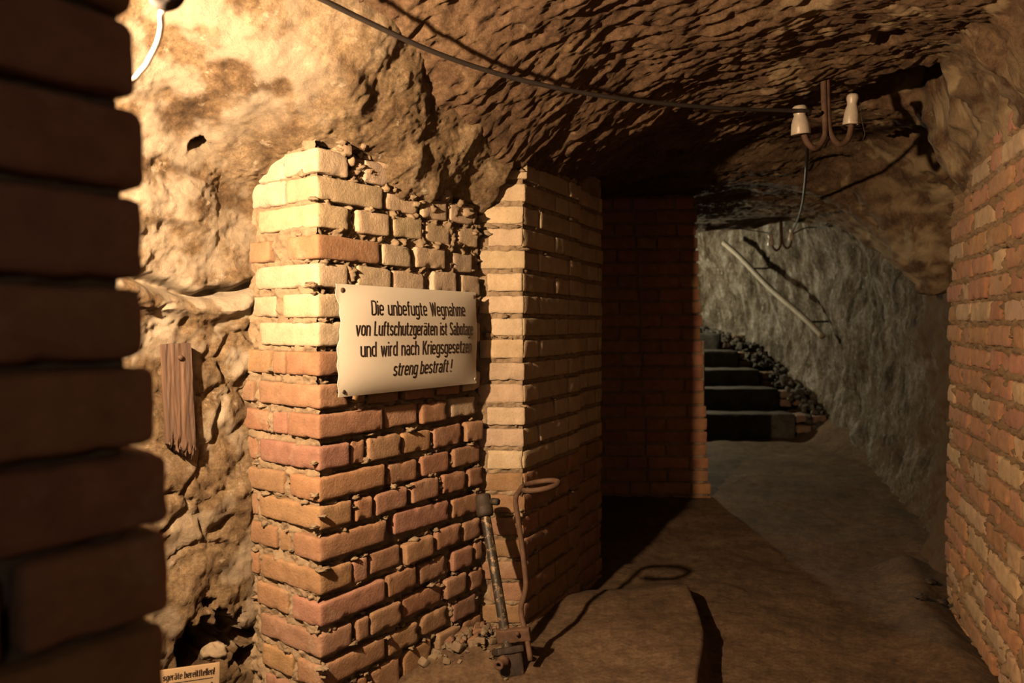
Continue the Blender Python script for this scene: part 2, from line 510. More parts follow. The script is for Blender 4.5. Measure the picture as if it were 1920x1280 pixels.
# ------------------------------------------------------------------ left rock wall behind and above the piers
prof = {
 -1.5: [(0, -.25), (0, .2), (.01, .6), (.02, .98), (.055, 1.08), (.085, 1.25), (.12, 1.45), (.20, 1.64), (.34, 1.82), (.60, 2.0)],
 -.35: [(0, -.25), (0, .2), (.01, .6), (.02, .98), (.045, 1.08), (.06, 1.25), (.09, 1.42), (.20, 1.60), (.36, 1.78), (.60, 1.98)],
 -.10: [(0, -.25), (0, .2), (.00, .6), (.00, .98), (.01, 1.08), (.01, 1.27), (.03, 1.40), (.20, 1.50), (.42, 1.68), (.60, 2.0)],
 .02: [(0, -.25), (0, .2), (.00, .6), (.00, .98), (.01, 1.08), (.02, 1.27), (.06, 1.40), (.27, 1.47), (.455, 1.66), (.54, 2.0)],
 .30: [(0, -.25), (0, .2), (.00, .6), (.00, .98), (.04, 1.08), (.12, 1.25), (.27, 1.39), (.36, 1.48), (.45, 1.63), (.50, 1.9)],
 .68: [(0, -.25), (0, .2), (.00, .6), (.00, .98), (.04, 1.08), (.14, 1.22), (.27, 1.35), (.34, 1.42), (.42, 1.53), (.46, 1.8)],
 .82: [(0, -.25), (0, .2), (.00, .6), (.00, .98), (.02, 1.08), (.06, 1.22), (.12, 1.34), (.16, 1.41), (.20, 1.50), (.26, 1.8)],
 1.0: [(0, -.25), (0, .2), (.00, .6), (.00, .98), (.00, 1.08), (.02, 1.22), (.05, 1.34), (.07, 1.41), (.10, 1.50), (.16, 1.8)]}
ks = sorted(prof)
G = np.array([[A0 + D1 * s + N1 * o + EZ * zz for (o, zz) in prof[s]] for s in ks])
ms, mt = 420, 420
Gs = np.array(ks)
sv = np.linspace(-1.0, 1.0, ms)
G2 = np.zeros((ms, G.shape[1], 3))
for t in range(G.shape[1]):
    for q in range(3): G2[:, t, q] = np.interp(sv, Gs, G[:, t, q])
pts = np.stack([catmull(G2[i], mt) for i in range(ms)])
nv = np.cross(np.gradient(pts, axis=0), np.gradient(pts, axis=1)); nv /= np.linalg.norm(nv, axis=2)[:, :, None]
if nv[ms // 2, mt // 3] @ N1 < 0: nv = -nv
p = pts.reshape(-1, 3); nn = nv.reshape(-1, 3)
lowm = sstep(1.12, 0.98, p[:, 2])                        # rubble masonry below, living rock above
wp = p + 0.05 * np.stack([pn(p * 9), pn(p * 9 + 31), pn(p * 9 + 57)], axis=1)
d1_, d2_, cid = worley(wp * np.array([6.5, 6.5, 9.0]))
crack = sstep(0.13, 0.0, d2_ - d1_)
rid = (np.sin(cid * 12.9898) * 43758.5453) % 1.0
e1_, e2_, eid = worley((wp + 0.3) * np.array([4.0, 4.0, 5.0]))
rid2 = (np.sin(eid * 78.233) * 43758.5453) % 1.0
facet = (rid2 - 0.5) * 0.05 * sstep(0.0, 0.35, e2_ - e1_)
up_ = 1 - lowm
sA = (p - A0) @ D1
disp = 0.05 * fbm(p * 3.0, 3) * (1 - 0.75 * sstep(1.38, 1.6, p[:, 2])) * (1 - 0.8 * np.exp(-((sA + 0.04) / 0.12) ** 2)) + lowm * (0.012 * (rid - 0.4) * sstep(0, .2, d2_ - d1_) - 0.016 * crack * sstep(-.15, .15, pn(p * 5)) + 0.020 * fbm(p * 16, 4)) \
     + up_ * (facet + 0.028 * fbm(p * 5, 4, gain=0.5) + 0.006 * fbm(p * 26, 3, ridge=True)) + 0.004 * fbm(p * 60, 2)
# horizontal split with a bright ledge under the overhang, small dark holes, niche near the ground
sc_ = (p - A0) @ D1
zc = 1.105 + 0.03 * np.sin(sc_ * 11) + 0.02 * pn(p * 12)
disp = disp - 0.05 * np.exp(-((p[:, 2] - zc) / 0.014) ** 2) * sstep(0.06, -0.02, sc_)
disp = disp + 0.030 * np.exp(-((p[:, 2] - zc + 0.045) / 0.022) ** 2) * sstep(0.04, -0.04, sc_)
def hole(px, py, rx, rz, depth):
    global disp
    c = onplane(px, py, A0 + N1 * (0.10 if py < 450 else 0.0), N1)
    ds = (p - c) @ D1 + 1.1 * rx * pn(p * 26) + 0.5 * rx * pn(p * 60); dz = p[:, 2] - c[2] + 1.1 * rz * pn(p * 27 + 7) + 0.5 * rz * pn(p * 70)
    rr = np.sqrt((ds / rx) ** 2 + (dz / rz) ** 2)
    disp = disp - depth * sstep(1.15, 0.75, rr)
hole(385, 268, 0.026, 0.013, 0.07)
hole(395, 1195, 0.075, 0.070, 0.14)
hole(375, 1225, 0.045, 0.075, 0.14)
hole(455, 1195, 0.035, 0.020, 0.07)
hole(462, 1235, 0.040, 0.022, 0.07)
bc_ = onplane(340, 765, A0, N1)
bm_ = sstep(0.13, 0.07, np.abs((p - bc_) @ D1)) * sstep(0.30, 0.20, np.abs(p[:, 2] - bc_[2]))
disp = disp * (1 - bm_) + np.minimum(disp, 0.002) * bm_
V = p + nn * disp[:, None]
lime_glow = sstep(0.02, 0.16, fbm(p * 7 + 3, 4)) * 0.75 * sstep(0.62, 0.85, p[:, 2]) * sstep(1.13, 1.08, p[:, 2]) + 0.35 * sstep(0.12, 0.28, fbm(p * 9 + 30, 4)) * lowm
lime_glow = lime_glow + up_ * 0.6 * sstep(0.10, -0.22, sA + 0.22 * fbm(p * 3.5 + 77, 4)) * sstep(-0.25, 0.15, fbm(p * 11 + 9, 4))  # upper rock paler towards the bulb: lamp glow painted into its colour
lime_glow = np.clip(lime_glow, 0, 0.85)
mb = MB(); mb.add(V, gridfaces(ms, mt), c=np.repeat(lime_glow[:, None], 3, axis=1))
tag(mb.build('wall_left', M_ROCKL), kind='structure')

# ------------------------------------------------------------------ ceiling: chiselled rock, as a smooth sheet through measured points
cp = [(740, 60, 1.75), (880, 190, 2.0), (985, 297, 2.3), (860, 20, 1.75), (960, 150, 2.02), (1060, 235, 2.32), (1000, 0, 1.75), (1150, 150, 2.2), (1300, 150, 2.33), (1545, 155, 2.42),
      (1150, 290, 2.85), (1300, 250, 2.95), (1300, 330, 3.75), (1300, 400, 5.0), (1500, 300, 3.55), (1500, 405, 5.4), (1400, 432, 6.3), (1560, 430, 6.2), (1130, 330, 3.3), (1130, 370, 4.2),
      (1300, 20, 1.85), (1500, 20, 1.88), (1650, 290, 3.4), (1640, 60, 2.08), (1700, 130, 2.4), (1790, 130, 2.38), (1745, 290, 3.05), (1760, 420, 3.7),
      (1640, 400, 4.4), (1740, 560, 3.6), (1705, 500, 4.4), (1640, 455, 5.2), (1050, 315, 2.55), (1100, 335, 2.8), (1750, 40, 1.95), (1900, 20, 1.72)]
C = [U(*q) for q in cp] + [np.array(q) for q in ((-0.6, 0.3, 1.9), (0.2, 0.2, 1.83), (0.9, 0.3, 1.80), (-0.8, 1.2, 1.95), (-0.5, -1.2, 1.9), (1.0, -1.2, 1.8), (0.3, 1.2, 1.82), (1.05, 1.0, 1.74), (1.3, 0.3, 1.6),
      (1.62, 1.9, 1.80), (2.2, 2.6, 1.70), (2.75, 4.5, 1.1), (3.1, 6.3, 1.3), (-0.6, 2.6, 1.5), (-0.6, 4.5, 1.6), (0.4, 6.4, 1.75))]
C = np.array(C)
def tps(P, q):
    d = np.linalg.norm(P[:, None, :2] - q[None, :, :2], axis=2)
    return np.where(d > 0, d ** 2 * np.log(np.maximum(d, 1e-9)), 0)
n_ = len(C)
Kk = tps(C, C) + np.eye(n_) * 0.004
Pm = np.concatenate([np.ones((n_, 1)), C[:, :2]], axis=1)
S = np.block([[Kk, Pm], [Pm.T, np.zeros((3, 3))]])
wts = np.linalg.solve(S, np.concatenate([C[:, 2], np.zeros(3)]))
def ceil_z(x, y):
    q = np.stack([x, y], axis=1)
    out = np.zeros(len(q))
    for k in range(0, len(q), 40000):
        s = q[k:k + 40000]
        out[k:k + 40000] = tps(s, C) @ wts[:n_] + wts[n_] + s @ wts[n_ + 1:]
    return out
xs = np.concatenate([np.linspace(-0.9, -0.36, 30), np.linspace(-0.35, 2.0, 420), np.linspace(2.015, 3.2, 80)])
ys = np.concatenate([np.linspace(-1.2, 1.4, 50), np.linspace(1.41, 3.2, 330), np.linspace(3.22, 6.35, 170)])
X, Y = np.meshgrid(xs, ys)
p = np.stack([X.ravel(), Y.ravel(), np.zeros(X.size)], axis=1)
z = ceil_z(p[:, 0], p[:, 1])
a = math.radians(-17)
def strokes(p, fa, fc, ang, sd):
    c_, s_ = math.cos(ang), math.sin(ang)
    wv = 0.03 * pn(p * 5 + sd)
    return pn(np.stack([(p[:, 0] * c_ + p[:, 1] * s_) * fa, (-p[:, 0] * s_ + p[:, 1] * c_ + wv) * fc, np.full(len(p), sd)], axis=1))
mass = sstep(1.30, 1.55, p[:, 0] - 0.30 * (p[:, 1] - 2.3))      # the paler unchiselled rock over the right wall
chis = (1 - mass) * sstep(6.0, 4.5, p[:, 1])
st = strokes(p, 9.5, 19, a - 0.08, 1.3); st2 = strokes(p, 19, 38, a - 0.30, 7.7)
z = z - chis * (0.024 * (0.30 - np.abs(st)) * (0.9 + 1.3 * pn(p * 3.1 + 2)) + 0.014 * st2 + 0.007 * (0.25 - np.abs(strokes(p, 24, 60, a - 0.2, 3.9))))
z = z + 0.0045 * fbm(p * 62 + 12, 3) * chis
z = z + 0.045 * fbm(p * 2.4 + 40, 3) + 0.007 * fbm(p * 22, 4) * (1 + 1.6 * mass) + 0.055 * mass * fbm(p * 7 + 3, 4)
edge_ = p[:, 0] - (1.535 + 0.38 * (p[:, 1] - 2.8)) + 0.07 * fbm(p * 4.5 + 11, 3)
bulk = sstep(0.0, 0.25, edge_) * sstep(2.86, 2.74, p[:, 1] + 0.10 * fbm(p * 5 + 21, 2))
z = z - 0.36 * bulk
pk = np.array([U(1690, 175, 2.62)[:2], U(1730, 130, 2.42)[:2], U(1735, 250, 3.0)[:2]])
for (cx, cy), (rx, ry), dp in zip(pk, ((0.16, 0.20), (0.13, 0.11), (0.10, 0.22)), (0.20, 0.13, 0.12)):
    q = np.sqrt(((p[:, 0] - cx + 0.06 * pn(p * 7)) / rx) ** 2 + ((p[:, 1] - cy + 0.06 * pn(p * 6 + 8)) / ry) ** 2)
    z = z + dp * sstep(1.1, 0.75, q)
for (px, py, Yd, r_, dp) in ((1665, 62, 2.10, 0.055, 0.08), (1560, 310, 3.6, 0.10, 0.05), (1230, 300, 3.2, 0.12, 0.06)):
    cx, cy, _z = U(px, py, Yd)
    q = np.hypot(p[:, 0] - cx + 0.05 * pn(p * 8 + 1), p[:, 1] - cy + 0.05 * pn(p * 8 + 5)) / r_
    z = z + dp * sstep(1.1, 0.7, q)
z = z + 0.9 * sstep(6.28, 6.36, p[:, 1])                         # the lip where the stair shaft opens
p[:, 2] = z
steep = sstep(1.0, 1.35, p[:, 0] - 0.25 * (p[:, 1] - 2.3))
p[:, 0] += steep * (0.040 * fbm(p * 8 + 70, 4) + 0.022 * pn(p * np.array([6, 6, 26.0]) + 50)); p[:, 1] += steep * 0.030 * fbm(p * 9 + 90, 4); p[:, 2] += steep * 0.018 * fbm(p * 13 + 33, 4)
lc = 0.9 * sstep(-0.2, 0.18, fbm(p * np.array([7, 7, 15.0]) + 5, 4)) * np.maximum(bulk, 0.6 * mass) + 0.6 * sstep(0.20, 0.30, fbm(p * 8 + 60, 4)) * sstep(0.5, 0.9, p[:, 0] - 0.2 * (p[:, 1] - 2))
mb = MB(); mb.add(p, gridfaces(len(ys), len(xs))[:, ::-1], c=np.repeat(np.clip(lc, 0, .9)[:, None], 3, axis=1))
tag(mb.build('ceiling', M_CEIL), kind='structure')

# ------------------------------------------------------------------ far rock wall: curves from behind the right wall round the staircase
plan = np.array([(1.72, 2.55), (1.95, 2.95), (2.15, 3.5), (2.36, 4.2), (2.62, 5.1), (2.76, 6.0), (2.74, 6.8), (2.55, 7.5), (2.25, 8.15), (1.7, 8.5), (0.9, 8.6), (0.0, 8.6)])
mp_, mh = 420, 260
pc = catmull(plan, mp_)
tg = np.gradient(pc, axis=0); tg /= np.linalg.norm(tg, axis=1)[:, None]
inn = np.stack([-tg[:, 1], tg[:, 0]], axis=1)
hv = np.linspace(-0.2, 2.9, mh)
near = sstep(6.6, 5.6, pc[:, 1])
lean = np.interp(hv, [-.2, 0.0, .35, .8, 1.3, 1.6, 1.8, 2.0, 2.9], [.16, .10, .0, -.02, .0, .04, .08, .15, .3])
lean2 = np.interp(hv, [-.2, .9, 2.9], [.05, .0, .25])
P3 = np.zeros((mp_, mh, 3))
L = near[:, None] * lean[None, :] + (1 - near)[:, None] * lean2[None, :]
P3[:, :, 0] = pc[:, 0, None] + inn[:, 0, None] * L
P3[:, :, 1] = pc[:, 1, None] + inn[:, 1, None] * L
P3[:, :, 2] = hv[None, :]
nv = np.zeros_like(P3); nv[:, :, 0] = inn[:, 0, None]; nv[:, :, 1] = inn[:, 1, None]
p = P3.reshape(-1, 3); nn = nv.reshape(-1, 3)
disp = 0.16 * fbm(p * 1.5, 3) + 0.045 * fbm(p * np.array([6, 6, 3.0]), 5, gain=0.6) + 0.018 * fbm(p * 24, 3)
disp = np.minimum(disp, 0.09)
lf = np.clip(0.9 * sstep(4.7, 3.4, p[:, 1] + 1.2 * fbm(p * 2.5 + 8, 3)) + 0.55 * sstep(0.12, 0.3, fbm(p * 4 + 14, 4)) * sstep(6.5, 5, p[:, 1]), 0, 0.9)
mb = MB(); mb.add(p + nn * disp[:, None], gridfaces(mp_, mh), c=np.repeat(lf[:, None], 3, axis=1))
tag(mb.build('wall_far', M_FAR), kind='structure')

# ------------------------------------------------------------------ sign pier
rowb = [322, 372, 425, 485, 538, 595, 650, 706, 768, 825, 885, 943, 998, 1058, 1120, 1180, 1240, 1300, 1358]
leftb = [[472, 535], [472, 535], [483], [463, 506, 540], [478], [468, 515, 530], [485], [455, 505, 509, 533, 537], [440, 473, 483], [450, 500, 505, 533, 537], [450, 477, 483],
         [452, 530, 540], [455, 477, 482], [460, 514, 519, 540, 545], [460, 480, 485], [475, 535, 543], [482], [485, 543, 550], [490]]
rightb = [[655, 686, 735], [722, 728, 788, 793, 838, 844, 888], [658, 672, 733, 741, 795, 803, 850, 863, 899], [713, 717, 770, 779, 834, 852, 888], [655, 672, 735, 739, 798, 811, 855, 866, 900],
          [725, 731, 785, 793, 842, 850, 893], [655, 662, 690, 696, 752, 760, 812, 820, 862, 870, 903], [722, 729, 785, 793, 842, 850, 893], [654, 662, 685, 692, 750, 759, 812, 820, 862, 870, 903],
          [718, 725, 785, 790, 838, 847, 893], [656, 661, 686, 691, 752, 758, 810, 816, 867, 874, 905], [722, 731, 785, 794, 845, 852, 900], [659, 667, 698, 705, 764, 773, 822, 831, 873, 879, 905],
          [725, 740, 843, 851, 900], [660, 663, 690, 695, 752, 759, 811, 818, 863, 871, 903], [721, 727, 780, 788, 837, 849, 886, 892, 905], [659, 668, 690, 693, 750, 756, 829, 834, 873, 881, 905],
          [722, 729, 785, 793, 842, 850, 893], [655, 662, 690, 696, 752, 760, 812, 820, 862, 870, 903]]
kinds = 'bbbrbbbrrrrrrrrrrrr'
FR = Face(CORN, D1, N1)          # the face that carries the sign
FL = Face(CORN, D2, N2)          # the end face turned to the lamp
mb = MB()
course = 0.0765
for k, yb in enumerate(rowb):
    z0 = FR.zpx(597, yb); z1 = z0 + 0.0615
    if k == 18: z0 -= 0.03
    kind = kinds[k]
    lb, rb = leftb[k], rightb[k]
    a = FL.upx(lb[-1]); b_ = FR.upx(rb[0])
    c = bcol(kind); jo = random.uniform(-0.002, 0.004)
    FR.brick(mb, -jo, b_, z0, z1, c, depth=a, out=jo, r=0.008, cell=0.009, rot=random.uniform(-.008, .008))
    FL.rects.append((0, a, z0, z1))
    for i in range(len(lb) - 3, -1, -2) if len(lb) > 1 else []:
        pass
    ends = lb[:-1]
    if len(ends) == 1: pairs = [(ends[0], lb[-1])]
    elif len(ends) == 2: pairs = [(ends[0], ends[1])]
    elif len(ends) == 4: pairs = [(ends[0], ends[1]), (ends[2], ends[3])]
    else: pairs = []
    for q0, q1 in pairs:
        FL.brick(mb, FL.upx(q1) + 0.002, FL.upx(q0), z0 + random.uniform(-.003, .003), z1 + random.uniform(-.003, .003), bcol(kind), depth=0.10, out=random.uniform(-0.006, 0.002), r=0.008, cell=0.010, rot=random.uniform(-.015, .015))
    rest = rb[1:]
    for i in range(0, len(rest) - 1, 2):
        u0, u1 = FR.upx(rest[i]), FR.upx(rest[i + 1])
        kd = kind
        if k in (3,): kd = 'b'
        if k in (7, 8, 9) and i >= len(rest) - 2: kd = 'b'
        if k == 10 and i == 0: kd = 'r'
        dz = random.uniform(-.004, .004)
        sh = 0.0
        FR.brick(mb, u0, u1, z0 + dz + random.uniform(-.002, .002) - sh, z1 + dz + random.uniform(-.003, .002) - sh, bcol(kd), depth=0.10, out=random.uniform(-0.008, 0.006), r=0.007, cell=0.009, rot=random.uniform(-.03, .03), chip=0.007)
zt = FR.zpx(597, 270); zb = -0.16
def deeper(u, z_, d): return -0.010 * sstep(1.05, 0.9, z_)
FR.mortar(mb, 0.012, 0.66, zb, zt, cell=0.0042, rec=0.016, amp=0.026, seed=3.1, lumps=110, extra=deeper)
FL.mortar(mb, 0.012, 0.30, zb, zt + 0.015, cell=0.0042, rec=0.009, amp=0.016, seed=8.3, lumps=30)
for k in range(90):              # mortar and broken brick packed between the pier and the rock above
    t = random.random()
    u = 0.06 + 0.60 * t; zz = FR.zpx(640, 272) - 0.13 * t ** 0.9 + random.uniform(-0.05, 0.035)
    s = random.uniform(0.006, 0.019)
    lump(mb, FR.P(u, random.uniform(-0.03, 0.004), zz)[0], (s * random.uniform(.8, 1.6), s, s * random.uniform(.6, 1.1)), MORT * random.uniform(0.8, 1.3), random.uniform(0, 60), 0.7, 6)
rbox(mb, CORN + D1 * 0.335 + D2 * 0.165 + EZ * 0.62, [D1, D2, EZ], (0.305, 0.13, 0.80), 0.01, 0.2, MORT, 0, 0)
tag(mb.build('brick_pier', M_BRICK), 'free-cornered brick pier with pale bricks over red ones, carrying the white sign', 'pillar')

# ------------------------------------------------------------------ second pier, with its shaded return and a set-back strip
K2 = U(982, 607, 2.35); K2[2] = 0
DD = unit([0.53, 1.0, 0]); ND = unit([1.0, -0.53, 0])
F2 = Face(K2, [-1.0, 0.02, 0], [-0.02, -1.0, 0]); F3 = Face(K2, DD, ND)
uend = F3.upx(1090)
K3 = K2 + DD * (uend - 0.0) - ND * 0.03
F4 = Face(K3, DD, ND)
u4 = F4.upx(1131)
mb = MB()
top2 = F2.zpx(940, 300)
crs = 41.9 / F * 2.35
for k in range(24):
    z1 = top2 - k * crs; z0 = z1 - crs + 0.0125
    if z1 < -0.2: break
    kd = 'b' if k < 14 else 'r'
    wide = k % 2 == 0
    jo = random.uniform(-0.003, 0.004); ju = random.uniform(-0.006, 0.006)
    if k < 2: ua, ub = (0.0, 0.095)
    elif wide: ua, ub = (0.0, 0.150 + random.uniform(-.008, .004))
    else: ua, ub = (0.0, 0.112 + random.uniform(-.008, .008))
    if k < 2: ju = -0.012 + 0.006 * k
    F2.brick(mb, ua + ju, ub, z0, z1 + random.uniform(-.003, .002), bcol(kd), depth=0.09, out=jo, r=0.006, cell=0.009, rot=random.uniform(-.012, .012))
    u = 0.004
    seq = [0.12, 0.25, 0.12] if wide else [0.25, 0.12, 0.25]
    i = 0
    while u < uend - 0.02:
        L_ = min(seq[i % 3], uend - u)
        kd2 = kd
        F3.brick(mb, u, u + L_ - 0.006, z0, z1 - 0.002, bcol(kd2), depth=0.09, out=random.uniform(-.004, .003), r=0.006, cell=0.014)
        u += L_ + 0.003; i += 1
    u = 0.03 if wide else 0.0
    while u < u4 - 0.01:
        L_ = min(0.12, u4 - u + random.uniform(-.015, .008))
        F4.brick(mb, u, u + L_ - 0.006, z0, z1 - 0.002, bcol(kd), depth=0.09, out=random.uniform(-.003, .003), r=0.006, cell=0.02)
        u += L_ + 0.003
F2.mortar(mb, 0.004, 0.172, -0.16, top2 + 0.02, cell=0.0045, rec=0.007, amp=0.014, seed=13.7, lumps=34)
F3.mortar(mb, 0.008, uend, -0.16, top2 + 0.06, cell=0.007, rec=0.011, amp=0.012, seed=5.5, lumps=16)
F4.mortar(mb, 0.0, u4, -0.16, top2 + 0.08, cell=0.012, rec=0.012, amp=0.010, seed=6.5)
for k in range(26):
    t = random.random(); s = random.uniform(0.008, 0.018)
    lump(mb, F2.P(-0.01 + 0.16 * t, -0.012, top2 + 0.008 - 0.12 * max(0, t - 0.45) / 0.55 + random.uniform(-.012, .012))[0], (s * 1.4, s, s), MORT * random.uniform(.8, 1.1), random.uniform(0, 60), 0.6, 6)
inner = -ND
rbox(mb, K2 + DD * (uend / 2 + 0.02) + inner * 0.10 + EZ * 0.73, [DD, -inner, EZ], (uend / 2 - 0.03, 0.075, 0.87), 0.01, 0.3, MORT, 0, 0)
rbox(mb, K3 + DD * (u4 / 2) + inner * 0.10 + EZ * 0.73, [DD, -inner, EZ], (u4 / 2 - 0.008, 0.08, 0.87), 0.01, 0.3, MORT, 0, 0)
tag(mb.build('brick_pier', M_BRICK), 'narrow brick pier behind the rusty pump, lit on its edge only', 'pillar')

# ------------------------------------------------------------------ front pillar, close to the lens and in shade
K1 = U(284, 607, 0.640); K1[2] = 0
FP = Face(K1, -D1, N1)
mb = MB()
jts = [-280, -120, 42, 202, 366, 532, 681, 842, 997, 1167, 1330, 1490]
edge_px = [268, 268, 264, 264, 284, 275, 277, 295, 318, 318, 306, 306]
for k in range(len(jts) - 1):
    z1 = FP.zpx(284, jts[k]) - 0.004; z0 = FP.zpx(284, jts[k + 1]) + 0.004
    sh = FP.upx(edge_px[k + 1])
    c = bcol('r') * np.array([1.0, 0.95, 0.95])
    first = 0.122 if k in (0, 8) else 0.25 - 0.06 * (k % 2)
    FP.brick(mb, sh, sh + first, z0, z1, c, depth=0.20, out=random.uniform(-.002, .002), r=0.010, cell=0.012)
    FP.brick(mb, sh + first + 0.012, sh + first + 0.262, z0, z1, bcol('r'), depth=0.20, out=random.uniform(-.002, .002), r=0.010, cell=0.03)
FP.mortar(mb, 0.018, 0.50, -0.1, 2.0, cell=0.006, rec=0.020, amp=0.009, seed=21.0, c=MORT * 0.55)
rbox(mb, K1 - D1 * 0.27 - N1 * 0.115 + EZ * 0.9, [-D1, N1, EZ], (0.25, 0.085, 1.05), 0.006, 0.3, MORT, 0, 0)
for k in range(1, 11):           # mortar tongues in the joints of the far edge
    zz = FP.zpx(284, jts[k]); t = random.uniform(0.004, 0.012)
    if k == 5: t = -0.012 + 0.02
    lump(mb, FP.P(0.022 + t, -0.10, zz)[0], (0.018, 0.06, 0.0045), MORT, random.uniform(0, 30), 0.3, 6)
tag(mb.build('brick_pier', M_BRICK), 'dark blurred brick pillar close to the camera, in shade on its near side', 'pillar')

# ------------------------------------------------------------------ right brick wall
DR = unit([0.38, 1.0, 0]); NR = unit([-1.0, 0.38, 0])
R0 = U(1779, 607, 2.8); R0[2] = 0
FW = Face(R0, -DR, NR)           # u grows towards the camera
mb = MB()
crs = 0.0765
def topz(u): return 1.455 + 0.16 * sstep(0.15, 0.7, u)
for k in range(24):
    z0 = -0.14 + k * crs; z1 = z0 + 0.064
    u = random.uniform(-0.025, 0.012) + (0.0 if k % 2 else -0.02) + 0.010 * (k - 10) / 10 * -1
    i = k % 2
    while u < 2.5:
        L_ = 0.245 if (i % 3 != 1) else 0.12
        if u < 0.03 and k % 2: L_ = 0.12
        zc_ = (z0 + z1) / 2
        if z1 < topz(u + L_ / 2) + random.uniform(-0.05, 0.03):
            pr = 0.62 + 0.25 * math.sin(k * 1.9 + 0.8)
            kd = 'r' if random.random() < pr else 'b'
            big = u < 1.3
            FW.brick(mb, u, u + L_ - 0.012, z0 + random.uniform(-.003, .003), z1 + random.uniform(-.004, .004), bcol(kd) * (np.array([1.34, 1.22, 1.08]) if kd == 'r' else np.array([1.05, 0.93, 0.82])), depth=0.10, out=random.uniform(-0.007, 0.004), r=0.010, cell=0.012 if big else 0.03, rot=random.uniform(-.012, .012), amp=0.003, chip=0.010)
        u += L_; i += 1
def cut(u, z_, d): return -0.12 * sstep(0.0, 0.05, z_ - topz(u) - 0.02)
FW.mortar(mb, 0.02, 1.5, -0.15, 1.70, cell=0.007, rec=0.008, amp=0.024, seed=31.0, lumps=40, extra=cut, c=MORT * np.array([0.85, 0.75, 0.65]))
FW.mortar(mb, 1.5, 2.5, -0.15, 1.70, cell=0.02, rec=0.012, amp=0.010, seed=31.0, extra=cut)
rbox(mb, R0 - DR * 1.27 - NR * 0.11 + EZ * 0.62, [-DR, NR, EZ], (1.23, 0.07, 0.80), 0.01, 0.3, MORT, 0, 0)
tag(mb.build('wall_right', M_BRICK), kind='structure')

# ------------------------------------------------------------------ cross wall of red brick in the dark, its edge lit
FB = Face(np.array([1.17, 4.26, 0]), [-1.0, 0, 0], [0, -1.0, 0])
mb = MB()
for k in range(26):
    z0 = -0.09 + k * 0.0768; z1 = z0 + 0.066
    rbox(mb, FB.P(0.056 * z0 + 0.005 + 0.2, -0.055, z1 + 0.005)[0], [np.array([1.0, 0, 0]), np.array([0, 1.0, 0]), EZ], (0.2, 0.045, 0.008), 0.003, 0.03, MORT * 0.8, 0.003, 0.01, seed=k)
    u = 0.056 * z0 + random.uniform(-0.008, 0.008) - 0.004 + (0.0 if k > 1 else -0.015)
    i = k % 2
    first = True
    while u < 1.6:
        L_ = 0.25 if (i % 2 == 0) else 0.12
        FB.brick(mb, u, u + L_ - 0.010, z0, z1 + random.uniform(-.003, .003), bcol('r') * np.array([1.25, 1.08, 0.95]), depth=0.11, out=random.uniform(-.004, .003), r=0.006, cell=0.02)
        u += L_; i += 1
FB.mortar(mb, 0.11, 1.62, -0.12, 1.9, cell=0.012, rec=0.008, amp=0.010, seed=44.0)
FB.mortar(mb, 0.03, 0.11, -0.12, 0.9, cell=0.008, rec=0.008, amp=0.010, seed=44.0)
rbox(mb, np.array([1.17 - 0.83, 4.26 + 0.075, 0.9]), [np.array([1.0, 0, 0]), np.array([0, 1.0, 0]), EZ], (0.72, 0.055, 1.05), 0.01, 0.3, MORT, 0, 0)
rbox(mb, np.array([1.17 - 0.12, 4.26 + 0.075, 0.30]), [np.array([1.0, 0, 0]), np.array([0, 1.0, 0]), EZ], (0.10, 0.055, 0.45), 0.01, 0.3, MORT, 0, 0)
tag(mb.build('wall_back', M_BRICK), kind='structure')

# ------------------------------------------------------------------ staircase
root = empty('staircase', (1.7, 6.3, 0), 'worn stone steps with brick ends climbing away to the lit shaft', 'staircase')
EX, EY = np.array([1.0, 0, 0]), np.array([0, 1.0, 0])
steps = [(6.25, 0.0, 0.204, 2.47, 2.74), (6.60, 0.10, 0.394, 2.45, 2.70), (6.95, 0.30, 0.549, 2.40, 2.66), (7.30, 0.45, 0.719, 2.30, 2.58), (7.65, 0.6, 0.887, 2.22, 2.48)]
for (ys_, zl, zt_, xr, xe) in steps:
    mb = MB()
    rbox(mb, np.array([(0.5 + xr) / 2, ys_ + 0.20, (zt_ - 0.13 + zt_) / 2 - 0.04]), [EX, EY, EZ], ((xr - 0.5) / 2, 0.20, 0.115), 0.016, 0.04, (0.5, 0.5, 0.5), 0.006, 0.02, seed=ys_, freq=9)
    st = mb.build('step', M_STEP, root)
    x = xr + 0.012
    while x < xe:
        for zz in (zt_ - 0.045, zt_ - 0.125):
            bl = random.uniform(0.10, 0.15)
            mb = MB()
            rbox(mb, np.array([x + bl / 2, ys_ + 0.10 + random.uniform(-.02, .03), zz + random.uniform(-.012, .012)]), [unit([1, random.uniform(-.12, .12), random.uniform(-.06, .06)]), EY, EZ], (bl / 2 - 0.008, 0.09, 0.033), 0.012, 0.03, bcol('r') * np.array([.8, .95, 1.0]), 0.006, 0.02, seed=x)
            b_ = mb.build('step_brick', M_BRICK, root)
        x += 0.135
mb = MB()
